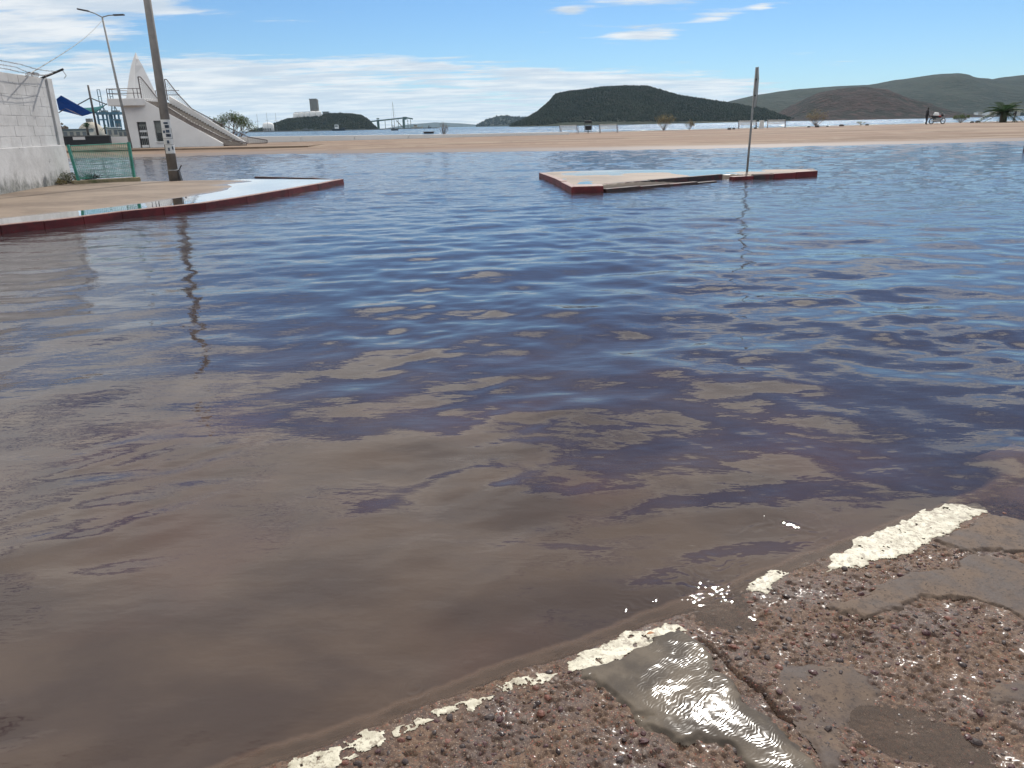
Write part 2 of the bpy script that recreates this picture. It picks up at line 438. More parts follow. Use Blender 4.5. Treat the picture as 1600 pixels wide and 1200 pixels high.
# the same pavement goes on behind and beside the viewer
rs = MB()
for s0, s1, t0, t1 in [(-30, -0.745, 0.02, 30), (3.745, 30, 0.02, 30), (-0.745, 3.745, 1.60, 30)]:
    rs.add([(*to_xy(s0, t0), .008), (*to_xy(s1, t0), .008), (*to_xy(s1, t1), .02), (*to_xy(s0, t1), .02)], [(0, 1, 2, 3)])
rs.build('pavement_field', M['ground'], pav)

def patch(name, poly_px, mat, lift, seed, wob, drop, rim, holes=0.0, hole_f=50, step=0.0042, smoothing=1.0, freq=14, rough=False):
    poly = [px_st(a, b) for a, b in poly_px]
    ss = [p[0] for p in poly]; tt = [p[1] for p in poly]
    S, T = np.meshgrid(np.arange(min(ss) - .04, max(ss) + .04, step), np.arange(min(tt) - .04, max(tt) + .04, step))
    d = poly_mask(S, T, poly, wob, seed, freq)
    if holes:
        d = np.minimum(d, (holes - np.maximum(0, fbm(S * hole_f, T * hole_f, 200 + seed, 4, 0.6))) * 0.05)
    b = base_h(S, T, rough)
    z = b + lift + 0.0005 * fbm(S * 30, T * 30, 300 + seed, 2) - drop * sstep(d, rim, -0.004)
    inside = d > -0.003
    cell = inside[:-1, :-1] & inside[1:, :-1] & inside[:-1, 1:] & inside[1:, 1:]
    X, Y = to_xy(S, T)
    me, _ = grid_mesh(name, X, Y, z, cell)
    o = link(name, me, mat, pav, True)
    return o

def flow_material():     # smooth mortar under a thin sheet of running water
    m, t = new_mat('wet_mortar')
    p = t.geo()
    n = t.noise(p, 7.0, 6, 0.6)
    c = t.mix(t.ramp(n, 0.35, 0.65), srgb(66, 58, 50), srgb(94, 84, 72))
    wv = t.node('ShaderNodeTexWave', {'Vector': t.mapping(p, (1, 1, 1), (0, 0, 0.9)), 'Scale': 30.0, 'Distortion': 22.0, 'Detail': 2.0, 'Detail Scale': 0.5, 'Detail Roughness': 0.55}, wave_type='BANDS')
    b = t.node('ShaderNodeBsdfPrincipled', {'Base Color': c, 'Roughness': 0.8, 'Specular IOR Level': 0.3, 'Coat Weight': 0.22, 'Coat Roughness': 0.10, 'Coat IOR': 1.33})
    t.l.new(t.bump(t.noise(p, 120, 4, 0.6), 0.3, 0.002), b.inputs['Normal'])
    t.l.new(t.bump(wv.outputs[1], 1.0, 0.00010), b.inputs['Coat Normal'])
    t.out(b.outputs[0]); return m
M['flow'] = flow_material()
def mortar_material():
    m, t = new_mat('damp_mortar')
    p = t.geo()
    n = t.noise(p, 6.0, 6, 0.62); f = t.noise(p, 90, 5, 0.65)
    c = t.mix(t.ramp(n, 0.35, 0.65), srgb(66, 53, 46), srgb(100, 84, 71))
    c = t.mix(t.ramp(t.noise(p, 30, 6, .7), 0.5, 0.62, 0, .5), c, srgb(54, 42, 37))
    c = t.mix(t.ramp(f, 0.56, 0.66), c, srgb(42, 33, 30))
    b = t.node('ShaderNodeBsdfPrincipled', {'Base Color': c, 'Roughness': t.ramp(n, 0.3, 0.7, 0.6, 0.85), 'Specular IOR Level': 0.35})
    t.l.new(t.bump(f, 0.4, 0.004), b.inputs['Normal'])
    t.out(b.outputs[0]); return m
M['mortar'] = mortar_material()
def paint_material():
    m, t = new_mat('flaking_white_paint')
    p = t.geo()
    n = t.noise(p, 22.0, 5, 0.65); f = t.noise(p, 140, 4, 0.6)
    c = t.mix(t.ramp(n, 0.40, 0.66), srgb(196, 190, 170), srgb(160, 153, 133))
    c = t.mix(t.ramp(t.noise(p, 48, 5, 0.7), 0.50, 0.60, 0, .8), c, srgb(122, 110, 93))
    c = t.mix(t.ramp(f, 0.60, 0.68), c, srgb(100, 90, 78))
    b = t.node('ShaderNodeBsdfPrincipled', {'Base Color': c, 'Roughness': 0.55})
    t.l.new(t.bump(f, 0.5, 0.0012), b.inputs['Normal'])
    t.out(b.outputs[0]); return m
M['paint'] = paint_material()

o = patch('mortar_slab', [(905, 1052), (1000, 1010), (1072, 985), (1100, 1003), (1120, 1055), (1165, 1098), (1205, 1125), (1240, 1160), (1290, 1215), (1180, 1215), (1150, 1172), (1060, 1168), (1015, 1152), (960, 1095)], M['flow'], .0085, 1, .05, .014, .022, freq=9)
o['label'] = 'smooth grey slab under a thin sheet of rippling water'
o = patch('mortar_slab', [(1312, 952), (1345, 925), (1400, 905), (1470, 885), (1540, 868), (1640, 880), (1640, 990), (1560, 950), (1500, 938), (1462, 934), (1430, 952), (1380, 965), (1340, 970)], M['mortar'], .0090, 2, .075, .015, .022, freq=9)
o = patch('mortar_slab', [(1455, 850), (1500, 822), (1542, 797), (1580, 808), (1660, 835), (1660, 872), (1590, 868), (1520, 872), (1490, 862)], M['mortar'], .0090, 3, .055, .015, .022, freq=9)
o = patch('mortar_slab', [(1215, 1035), (1300, 1030), (1360, 1050), (1400, 1080), (1380, 1120), (1330, 1150), (1345, 1215), (1290, 1215), (1262, 1150), (1235, 1110), (1205, 1070)], M['mortar'], .0025, 4, .05, .008, .04)
o = patch('mortar_slab', [(1540, 1080), (1580, 1060), (1660, 1055), (1660, 1110), (1600, 1118), (1555, 1110)], M['mortar'], .005, 5, .05, .012, .03)

for k, (poly, holes) in enumerate(PAINT):
    patch('paint_patch', poly, M['paint'], 0.0034, 20 + k, .03, .0025, .006, holes - .02, 46, 0.0034, 1.0, 20, True)

# pebbles
def pebble_mesh(seed):
    rn = random.Random(seed); n = 8
    sx, sy, sz = 1.0, rn.uniform(.5, .85), rn.uniform(.42, .7)
    vs = []; prof = [(.62, -.75), (1.0, -.15), (.88, .45), (.5, .85)]
    for r, z in prof:
        for i in range(n):
            a = 2 * math.pi * i / n; q = 1 + rn.uniform(-.28, .24)
            vs.append((r * math.cos(a) * sx * q, r * math.sin(a) * sy * q, z * sz))
    vs.append((0, 0, 1.0 * sz)); fs = []
    for k in range(3):
        for i in range(n): fs.append((k * n + i, k * n + (i + 1) % n, (k + 1) * n + (i + 1) % n, (k + 1) * n + i))
    for i in range(n): fs.append((3 * n + i, 3 * n + (i + 1) % n, 4 * n))
    return vs, fs
def pebble_material(name, col):
    m, t = new_mat(name)
    p = t.geo()
    c = t.mix(t.ramp(t.noise(p, 180, 3, .6), .35, .65), tuple(q * .65 for q in col), tuple(q * 1.35 for q in col))
    b = t.node('ShaderNodeBsdfPrincipled', {'Base Color': c, 'Roughness': 0.6, 'Specular IOR Level': 0.35, 'Coat Weight': 0.12, 'Coat Roughness': 0.2})
    t.out(b.outputs[0]); return m
PEB = [pebble_material('pebble_dark', srgb(52, 40, 38)), pebble_material('pebble_red', srgb(104, 66, 54)), pebble_material('pebble_grey', srgb(98, 84, 74)), pebble_material('pebble_maroon', srgb(72, 46, 46))]
PV = [pebble_mesh(100 + k) for k in range(6)]
PM = []
for k, (vs, fs) in enumerate(PV):
    for j, mt in enumerate(PEB):
        me = bpy.data.meshes.new('pebble'); me.from_pydata(vs, [], fs); me.materials.append(mt)
        PM.append(me)
SL = [[px_st(a, b) for a, b in q] for q in (
    [(905, 1052), (1072, 985), (1120, 1055), (1205, 1125), (1290, 1215), (1150, 1172), (960, 1095)],
    [(1312, 952), (1400, 905), (1540, 868), (1640, 880), (1640, 990), (1500, 938), (1380, 965)],
    [(1455, 850), (1542, 797), (1660, 835), (1660, 872), (1490, 862)])]
cand = []
ns = np.array([[rnd.uniform(0.0, 3.6), rnd.uniform(0.03, 1.45)] for _ in range(20000)])
dens = fbm(ns[:, 0] * 3.2, ns[:, 1] * 3.2, 61, 3)
hh = ground_h(ns[:, 0], ns[:, 1])
cover = np.maximum(inside_any(ns[:, 0].copy(), ns[:, 1].copy(), [q[0] for q in PAINT]), -1)
cover = np.maximum.reduce([cover] + [poly_mask(ns[:, 0].copy(), ns[:, 1].copy(), q, .01, 1) for q in SL])
pg = {}
for i in range(len(ns)):
    s, t = ns[i]
    if cover[i] > -0.004 or dens[i] < rnd.uniform(-.6, .3): continue
    x, y = to_xy(s, t)
    if y < 1.25 or x > 0.92 * y + .2 : continue
    r = min(.015, .0036 * math.exp(abs(rnd.gauss(0, .78))))
    cell = (int(s / .03), int(t / .03))
    if any(math.hypot(s - a, t - b) < (r + c) * .85 for dx in (-1, 0, 1) for dy in (-1, 0, 1) for a, b, c in pg.get((cell[0] + dx, cell[1] + dy), [])): continue
    pg.setdefault(cell, []).append((s, t, r)); cand.append((r, x, y, hh[i]))
cand.sort(key=lambda q: -q[0] / math.hypot(q[1], q[2]))
vs_all, fs_all, mi_all = [], [], []
for k, (r, x, y, z) in enumerate(cand):
    rot = Matrix.Rotation(rnd.uniform(0, 6.28), 3, 'Z') @ Matrix.Rotation(rnd.uniform(-.35, .35), 3, 'X')
    zz = max(z, -0.006) + r * rnd.uniform(-.4, .08); mi = rnd.choice([0, 0, 0, 1, 2, 2, 3, 3])
    if k < 295:
        o = bpy.data.objects.new('pebble', PM[rnd.randrange(6) * 4 + mi]); C.objects.link(o); o.parent = pav
        o.matrix_local = Matrix.Translation((x, y, zz)) @ rot.to_4x4() @ Matrix.Scale(r, 4)
    else:
        vs, fs = PV[rnd.randrange(6)]; b = len(vs_all)
        vs_all += [tuple(rot @ (Vector(v) * r) + Vector((x, y, zz))) for v in vs]; fs_all += [tuple(i + b for i in f) for f in fs]; mi_all += [mi] * len(fs)
me = bpy.data.meshes.new('pebble_grit'); me.from_pydata(vs_all, [], fs_all)
for mt in PEB: me.materials.append(mt)
me.polygons.foreach_set('material_index', np.array(mi_all, np.int32)); me.update()
o = link('pebble_grit', me, None, pav); o['kind'] = 'stuff'

# ================================================================== flood water
def water_sheet():
    rr = np.concatenate([np.linspace(0.75, 4.2, 470, endpoint=False), 4.2 * (95 / 4.2) ** np.linspace(0, 1, 470)])
    aa = np.radians(np.linspace(-54, 50, 880))
    Rr, A = np.meshgrid(rr, aa, indexing='ij')
    X = Rr * np.sin(A); Y = Rr * np.cos(A)
    dr = np.gradient(rr)[:, None] * np.ones_like(A)
    S, T = to_st(X, Y)
    near = (Rr < 7)
    gh = np.full(X.shape, -0.17)
    inb = near & (S > -0.75) & (S < 3.75) & (T > -0.3) & (T < 1.6)
    gh[inb] = ground_h(S[inb], T[inb])
    gh[near & (T > 0) & ~inb] = -0.02
    depth = -gh
    shelter = 0.12 * sstep(-T, -0.30, 0.0) + 0.88 * sstep(-T, -0.06, 0.22)                       # waves die out over the pavement
    # right-hand shallows
    rn = random.Random(3)
    Z = np.zeros_like(X)
    gust = 0.5 + 0.5 * fbm(X * 0.16 + 4, Y * 0.10, 33, 3)
    gust2 = 0.5 + 0.5 * fbm(X * 0.9, Y * 0.6, 35, 3)
    dist = Rr + 1.0 * np.clip(X, -3, 3) * 0.6
    short = sstep(dist, 1.8, 8.5) * np.clip(0.15 + 1.25 * gust, .2, 1.6) + 0.17 * (0.2 + 1.5 * gust2)
    calm = 1 - 0.62 * sstep(-X - 0.12 * Y, -0.3, 2.2) * sstep(Rr, 26.0, 15.0)
    short = short * calm
    long_ = (0.85 + 0.25 * sstep(Rr, 2.0, 9.0)) * (0.45 + 0.55 * calm)
    for k in range(64):
        lam = 0.075 * (2.3 / 0.075) ** ((k + rn.random()) / 64)
        spread = 0.80 if lam < .4 else 0.55
        th = R_(-94) + rn.gauss(0, spread)
        kk = 2 * math.pi / lam
        slope = 0.0155 * (0.8 if lam < .16 else 1.0 if lam < .9 else .55)
        att = sstep(lam / dr, 2.2, 4.5)
        env = short if lam < .30 else (0.5 * short + 0.5 * long_ if lam < .7 else long_)
        e2 = 0.55 + 0.9 * gust2 if lam < .5 else 1.0
        ph = kk * (X * math.cos(th) + Y * math.sin(th)) + rn.uniform(0, 6.28)
        Z += slope / kk * np.sin(ph) * att * env * e2
    # slanting wavelets in the sheltered water by the kerb
    nearenv = sstep(Rr, 9.0, 3.5) * np.clip(0.25 + 1.5 * fbm(X * 1.1 + 2, Y * 1.4, 71, 3), 0, 1.2)
    for k in range(14):
        lam = 0.13 * (0.62 / 0.13) ** ((k + rn.random()) / 14)
        th = R_(-62) + rn.gauss(0, .28); kk = 2 * math.pi / lam
        Z += 0.017 / kk * np.sin(kk * (X * math.cos(th) + Y * math.sin(th)) + rn.uniform(0, 6.28) + 1.5 * gust2) * nearenv
    Z *= shelter
    # laps running up against the broken kerb
    wx = fbm(X * 7, Y * 7, 50, 3); wy = fbm(X * 5 + 9, Y * 5, 52, 3); am = np.clip(0.15 + 1.8 * fbm(X * 6 + 3, Y * 6, 54, 3), 0, 1.2)
    for cx, cy, amp, lam, rad in [(1100, 935, .0011, .026, .17), (1010, 945, .0008, .022, .12), (1150, 900, .0008, .034, .16), (865, 1020, .0006, .020, .09), (760, 1050, .0004, .020, .10), (1240, 840, .0006, .04, .2), (1330, 865, .0005, .03, .12), (640, 1090, .0004, .02, .12)]:
        p = gp(cx, cy); d = 0.45 * np.hypot((X - p.x) * (1 + .35 * wy), (Y - p.y)) + 0.75 * (T + 0.25 * S * np.sign(wy)) + 0.10 * wx
        e = np.exp(-(((X - p.x) / rad) ** 2 + ((Y - p.y) / rad) ** 2))
        Z += 1.9 * amp * am * np.sin(2 * math.pi * d / lam + 3 * wy) * e
    for cx, cy, rad, h in [(1150, 800, .20, .010), (1000, 920, .1, .003)]:
        p = gp(cx, cy); d = ((X - p.x) / 1.3) ** 2 + ((Y - p.y) / .55) ** 2
        Z += h * np.exp(-d / rad ** 2)
    # water body colour: browner by the kerb, darker further out and to the right
    kerb_tone = 1.75 - (Y + 0.60 * np.maximum(X, 0) + 0.12 * np.minimum(X, 0) - 2.2) / 1.9
    kerb_tone = np.minimum(kerb_tone, 1.45) - 1.6 * sstep(X - 0.30 * Y, 0.42, 1.5) + 0.25 * np.exp(-((X - .9) ** 2 + (Y - 3.0) ** 2) / .25)
    kerb_tone = np.maximum(kerb_tone, -2)
    me, _ = grid_mesh('floodwater', X, Y, Z)
    set_attr(me, 'depth', depth); set_attr(me, 'kerb_tone', kerb_tone)
    return me

def water_material():
    m, t = new_mat('floodwater')
    p = t.geo()
    depth = t.attr('depth'); kerb_tone = t.attr('kerb_tone')
    silt = t.noise(t.mapping(p, (1.0, 1.6, 1), (0, 0, -0.5)), 1.3, 4, 0.5, 0.2)
    col = t.mix(t.ramp(silt, 0.38, 0.64), (0.040, 0.026, 0.022), (0.066, 0.044, 0.033))
    col = t.mix(t.ramp(t.noise(p, 0.9, 3, 0.5), 0.48, 0.66, 0, .7), col, (0.062, 0.033, 0.025))
    col = t.mix(t.ramp(kerb_tone, -1.0, 1.2, 1.0, 0.0), col, (0.036, 0.028, 0.030))
    rough = 0.02
    nb = t.noise(t.mapping(p, (0.6, 1.3, 1)), 9.0, 3, 0.5)
    nc = t.noise(t.mapping(p, (0.7, 1.5, 1)), 3.0, 4, 0.5)
    far = t.ramp(t.m('LENGTH', 0, 0) if False else t.node('ShaderNodeVectorMath', {0: p}, operation='LENGTH').outputs[1], 4.0, 30.0)
    b1 = t.node('ShaderNodeBump', {'Height': nb, 'Strength': t.ramp(far, 0, 1, 0.05, 0.25), 'Distance': 0.05})
    b2 = t.node('ShaderNodeBump', {'Height': nc, 'Strength': t.ramp(far, 0, 1, 0.02, 0.36), 'Distance': 0.10, 'Normal': b1.outputs[0]})
    N = b2.outputs[0]
    body = t.node('ShaderNodeBsdfPrincipled', {'Base Color': col, 'Roughness': rough, 'IOR': 1.33, 'Normal': N, 'Specular IOR Level': 0.5})
    gl = t.node('ShaderNodeBsdfGlossy', {'Color': (1, 1, 1), 'Roughness': 0.03, 'Normal': N})
    tr = t.node('ShaderNodeBsdfTransparent', {'Color': (0.93, 0.89, 0.85)})
    fr = t.node('ShaderNodeFresnel', {'IOR': 1.33, 'Normal': N})
    thin = t.node('ShaderNodeMixShader', {0: fr.outputs[0], 1: tr.outputs[0], 2: gl.outputs[0]})
    murk = t.ramp(depth, 0.0, 0.06, 0.25, 1.0)
    col2 = t.mix(t.ramp(depth, 0.02, 0.08), srgb(98, 80, 68), col)
    t.l.new(col2, body.inputs['Base Color'])
    sh = t.node('ShaderNodeMixShader', {0: murk, 1: thin.outputs[0], 2: body.outputs[0]})
    t.out(sh.outputs[0]); return m
M['water'] = water_material()
water = link('floodwater', water_sheet(), M['water'], None, True)
tag(water, 'brown rippled floodwater covering the road', kind='structure')

# ------------------------------------------------------------------ sea
def sea_material():
    m, t = new_mat('sea')
    p = t.geo()
    nb = t.noise(t.mapping(p, (0.35, 1.0, 1)), 0.9, 6, 0.65)
    nc = t.noise(t.mapping(p, (0.3, 1.0, 1)), 0.06, 4, 0.6)
    c = t.mix(t.ramp(nc, 0.4, 0.6), (0.02, 0.06, 0.10), (0.03, 0.085, 0.13))
    b = t.node('ShaderNodeBsdfPrincipled', {'Base Color': c, 'Roughness': t.ramp(nc, 0.35, 0.65, 0.12, 0.28), 'IOR': 1.33})
    t.l.new(t.bump(nb, 0.9, 0.8), b.inputs['Normal'])
    t.out(b.outputs[0]); return m
M['sea'] = sea_material()
mb = MB(); 
ys = [94, 150, 300, 700, 2000, 5000, 11800]
for a, b in zip(ys[:-1], ys[1:]):
    mb.add([(-11800, a, -.06), (11800, a, -.06), (11800, b, -.06), (-11800, b, -.06)], [(0, 1, 2, 3)])
tag(mb.build('sea', M['sea']), 'blue choppy sea of the bay behind the promenade', kind='structure')

# ------------------------------------------------------------------ ground bed under everything
mb = MB(); mb.add([(-11900, -200, -.6), (11900, -200, -.6), (11900, 11900, -.6), (-11900, 11900, -.6)], [(0, 1, 2, 3)])
tag(mb.build('ground', M['step']), kind='structure')

# ================================================================== promenade (sandy plaza)
def plaza_material():
    m, t = new_mat('sandy_concrete')
    p = t.geo()
    z = t.node('ShaderNodeSeparateXYZ', {0: p}).outputs[2]
    n = t.noise(t.mapping(p, (0.16, 0.8, 1)), 0.5, 6, 0.65); f = t.noise(p, 1.1, 6, 0.65)
    c = t.mix(t.ramp(n, 0.42, 0.58), (0.135, 0.085, 0.056), (0.245, 0.185, 0.132))
    c = t.mix(t.ramp(t.noise(t.mapping(p, (0.5, 0.10, 1), (0, 0, .9)), 1.0, 5, .7), 0.52, 0.60, 0, .55), c, (0.15, 0.10, 0.07))
    c = t.mix(t.ramp(t.noise(t.mapping(p, (0.12, .35, 1)), 1.0, 5, .7), 0.55, 0.66, 0, .7), c, (0.32, 0.265, 0.205))
    c = t.mix(t.ramp(f, 0.35, 0.7, 0, .35), c, (0.20, 0.135, 0.095))
    c = t.mix(t.ramp(t.noise(t.mapping(p, (0.035, 0.22, 1)), 1.0, 4, .6), 0.44, 0.56, 0, .6), c, (0.20, 0.13, 0.09))
    wet = t.ramp(t.m('ADD', z, t.m('MULTIPLY', t.m('SUBTRACT', n, .5), .16)), 0.05, 0.20, 1.0, 0.0)
    c = t.mix(wet, c, (0.15, 0.115, 0.095))
    b = t.node('ShaderNodeBsdfPrincipled', {'Base Color': c, 'Roughness': t.ramp(wet, 0, 1, 0.85, 0.6), 'Specular IOR Level': 0.2})
    t.out(b.outputs[0]); return m
M['plaza'] = plaza_material()
NE = np.array([(-500, 256), (-100, 250), (200, 245), (430, 240), (600, 238.5), (800, 236), (1000, 233), (1200, 229.5), (1400, 224.5), (1590, 219.5), (1750, 215), (2100, 205)], float)
FARZ = np.array([(-500, .5), (400, .50), (800, .62), (1200, .74), (1450, .86), (2100, 1.0)], float)
PF = 97.0
cols = np.linspace(-400, 2000, 181); rows = np.linspace(0, 1, 40)
PX = np.zeros((40, 181)); PY = PX.copy(); PZ = PX.copy()
def plaza_point(cx, t):
    n0 = gp(cx, np.interp(cx, NE[:, 0], NE[:, 1])); ny = min(n0.y, 62.0)
    dirx = ray(cx, 210.0); k = dirx.x / dirx.y
    y = ny - 2.5 + (PF - ny + 2.5) * t
    zf = np.interp(cx, FARZ[:, 0], FARZ[:, 1])
    z = zf * (1 - (1 - t) ** 2.2)
    return k * y, y, z
for j, cx in enumerate(cols):
    for i, t in enumerate(rows):
        PX[i, j], PY[i, j], PZ[i, j] = plaza_point(cx, t)
PZ = PZ - 0.07 * (1 - sstep(rows, 0.0, .12))[:, None] + 0.035 * fbm(PX * .10, PY * .35, 5, 4)
me, _ = grid_mesh('promenade', PX, PY, PZ)
plaza = link('promenade', me, M['plaza'], None, True)
tag(plaza, 'sandy concrete promenade between the floodwater and the sea', kind='structure')
def plaza_z(x, y):
    d = (PX - x) ** 2 + (PY - y) ** 2; return float(PZ.ravel()[np.argmin(d)])
def plaza_at(px, d):                      # foot point on the promenade in the direction of a photo column
    r = ray(px, 195); x = r.x / r.y * d; return Vector((x, d, plaza_z(x, d)))
# pale sea kerb along the far edge
mb = MB()
for j in range(0, 180):
    a, b = (Vector((PX[-1, q], PY[-1, q], PZ[-1, q])) for q in (j, j + 1))
    mb.hexa([a + Vector((0, -.25, -1.2)), b + Vector((0, -.25, -1.2)), b + Vector((0, .25, -1.2)), a + Vector((0, .25, -1.2)),
             a + Vector((0, -.25, .06)), b + Vector((0, -.25, .06)), b + Vector((0, .25, .06)), a + Vector((0, .25, .06))])
mb.build('sea_kerb', M['far_white'], plaza)

# parapet wall along the left of the promenade
root = thing('parapet_wall', 'low pale parapet wall along the promenade right of the stairs', 'wall', at(400, 222, 82))
n = 7
for k in range(n):
    xa = 300 + (890 - 300) * k / n; xb = 300 + (890 - 300) * (k + 1) / n
    d = 84.0
    def zt(x): return at(x, np.interp(x, [300, 400, 720, 890], [215.5, 213.3, 209.3, 205.8]), d).z
    a, b = plaza_at(xa, d), plaza_at(xb, d)
    a.x += .012; b.x -= .012
    m_ = MB(root.location)
    m_.hexa([(a.x, a.y - .15, a.z - .5), (b.x, b.y - .15, b.z - .5), (b.x, b.y + .2, b.z - .5), (a.x, a.y + .2, a.z - .5),
             (a.x, a.y - .15, zt(xa)), (b.x, b.y - .15, zt(xb)), (b.x, b.y + .2, zt(xb)), (a.x, a.y + .2, zt(xa))])
    m_.build('wall_panel', M['far_white'], root, bevel=.03)

# ================================================================== left pavement with red kerb
def sand_material():
    m, t = new_mat('silty_pavement')
    p = t.geo()
    n = t.noise(t.mapping(p, (0.5, 0.9, 1), (0, 0, .6)), 0.8, 6, 0.6); f = t.noise(p, 5.0, 5, 0.6)
    c = t.mix(t.ramp(n, 0.38, 0.62), (0.125, 0.088, 0.06), (0.215, 0.162, 0.115))
    c = t.mix(t.ramp(f, 0.4, 0.7, 0, .45), c, (0.22, 0.16, 0.115))
    z = t.node('ShaderNodeSeparateXYZ', {0: p}).outputs[2]
    wet = t.ramp(t.m('ADD', z, t.m('MULTIPLY', t.m('SUBTRACT', n, .5), .05)), 0.105, 0.13, 1.0, 0.0)
    c = t.mix(wet, c, (0.17, 0.13, 0.10))
    b = t.node('ShaderNodeBsdfPrincipled', {'Base Color': c, 'Roughness': t.ramp(wet, 0, 1, 0.7, 0.2)})
    t.l.new(t.bump(f, 0.4, 0.01), b.inputs['Normal'])
    t.out(b.outputs[0]); return m
M['sand'] = sand_material()
def kerb_material():
    m, t = new_mat('red_kerb_paint')
    p = t.geo()
    nz = t.node('ShaderNodeSeparateXYZ', {0: t.node('ShaderNodeNewGeometry').outputs['Normal']}).outputs[2]
    n = t.noise(p, 2.2, 6, 0.65); f = t.noise(p, 14, 5, 0.6)
    red = t.mix(t.ramp(n, 0.35, 0.65), (0.07, 0.009, 0.010), (0.16, 0.018, 0.018))
    red = t.mix(t.ramp(f, 0.60, 0.68), red, (0.05, 0.025, 0.022))
    top = t.mix(t.ramp(f, 0.4, 0.6), (0.27, 0.18, 0.145), (0.16, 0.075, 0.065))
    c = t.mix(t.ramp(nz, 0.5, 0.8), red, top)
    b = t.node('ShaderNodeBsdfPrincipled', {'Base Color': c, 'Roughness': 0.6})
    t.l.new(t.bump(f, 0.4, 0.012), b.inputs['Normal'])
    t.out(b.outputs[0]); return m
M['kerb'] = kerb_material()
M['kerb_dark'] = plain('kerb_weathered', (0.045, 0.03, 0.028), 0.7, 0.4, 4, second=(0.10, 0.02, 0.02), sec_scale=3.0, bump=.01, bscale=16)
def puddle_material():
    m, t = new_mat('puddle')
    p = t.geo()
    N = t.bump(t.noise(p, 3.0, 3, .5), 0.05, 0.02)
    fr = t.node('ShaderNodeFresnel', {'IOR': 1.33, 'Normal': N})
    tr = t.node('ShaderNodeBsdfTransparent', {'Color': (0.80, 0.74, 0.66)})
    gl = t.node('ShaderNodeBsdfGlossy', {'Color': (1, 1, 1), 'Roughness': 0.02, 'Normal': N})
    s = t.node('ShaderNodeMixShader', {0: fr.outputs[0], 1: tr.outputs[0], 2: gl.outputs[0]})
    t.out(s.outputs[0]); return m
M['puddle'] = puddle_material()

kp = [gp(a, b, .15) for a, b in [(-160, 369), (0, 352), (68, 345), (130, 338), (190, 330.5), (255, 323.5), (320, 316.5), (385, 306.5), (450, 295.5), (497, 287), (537, 279)]]
kp = [Vector((q.x, q.y)) for q in kp]
kp.insert(0, kp[0] + (kp[0] - kp[1]) * 2.2)
tip = kp[-1]
back = [tip + Vector((-.12, .35)), tip + Vector((-.5, 1.2)), tip + Vector((-1.6, 2.6)), tip + Vector((-4, 4.2)), tip + Vector((-9, 5)), tip + Vector((-16, 5))]
def offset_line(pts, w):                  # shift to the left-hand (pavement) side
    out = []
    for i, p in enumerate(pts):
        a = pts[max(0, i - 1)]; b = pts[min(len(pts) - 1, i + 1)]; d = (b - a).normalized()
        out.append(p + Vector((-d.y, d.x)) * w)
    return out
ki = offset_line(kp, .16)
# surface as heightfield: slightly lower just behind the kerb, sinking under water at the back
kx = np.array([q.x for q in ki]); ky = np.array([q.y for q in ki])
YY = np.linspace(ky[0], tip.y + 4.5, 150); UU = np.linspace(0, 1, 90)
gx, gy = np.zeros((150, 90)), np.zeros((150, 90))
for i, y in enumerate(YY):
    xr = np.interp(y, ky, kx) if y <= ky[-1] else kx[-1] - 2.2 * (y - ky[-1]) ** 1.25
    gx[i] = xr + (-22.0 - xr) * UU ** 1.8; gy[i] = y
dk = np.abs(gx - np.interp(gy, ky, kx))
gz = 0.135 + 0.02 * np.tanh((dk - 2.2) / 1.2) + 0.010 * fbm(gx * .8, gy * .8, 15, 4) - 0.055 * np.exp(-((dk - .75) / .75) ** 2) * sstep(gy, 12.0, 15.0) - 0.03 * np.exp(-((dk - .3) / .6) ** 2)
gz = gz - 0.16 * sstep(gy, 24.6, 28.0) - 0.035 * sstep(gy, 20.5, 23.5) * sstep(gx, -10.5, -8)
me, _ = grid_mesh('side_pavement', gx, gy, gz)
side = link('side_pavement', me, M['sand'], None, True)
tag(side, 'silt covered pavement inside the red kerb below the white wall', kind='structure')
mb = MB()
mb.prism([(q.x, q.y, -.5) for q in ki] + [(q.x, q.y, -.5) for q in [Vector((tip.x - 1.2, tip.y + .3))]] + [(-22, tip.y, -.5), (-22, ky[0], -.5)], (0, 0, .45))
mb.build('pavement_core', M['sand'], side)
me, _ = grid_mesh('puddle', gx, gy, np.full_like(gx, 0.113), ((dk < 3.4) & (gy > 11) & (gy < 27.4))[:-1, :-1])
link('puddle', me, M['puddle'], side, True)
def kerb_run(pts, inner, zt, root, mat, gap=.003, zb=-.35, hts=None):
    for i in range(len(pts) - 1):
        a, b, c, d = pts[i], pts[i + 1], inner[i + 1], inner[i]
        t = (b - a).normalized() * gap; dz = rnd.uniform(-.009, .007); z1 = (hts[i] if hts else zt) + dz
        m_ = MB()
        m_.hexa([(*(a + t), zb), (*(b - t), zb), (*(c - t), zb), (*(d + t), zb), (*(a + t), z1), (*(b - t), z1), (*(c - t), z1), (*(d + t), z1)])
        o = m_.build('kerb_stone', mat[i % len(mat)] if isinstance(mat, list) else mat, root, bevel=.014)
kerb_run(kp, ki, .15, side, M['kerb'])
kerb_run([tip] + back[:4], offset_line([tip] + back[:4], .15), .05, side, M['kerb_dark'])

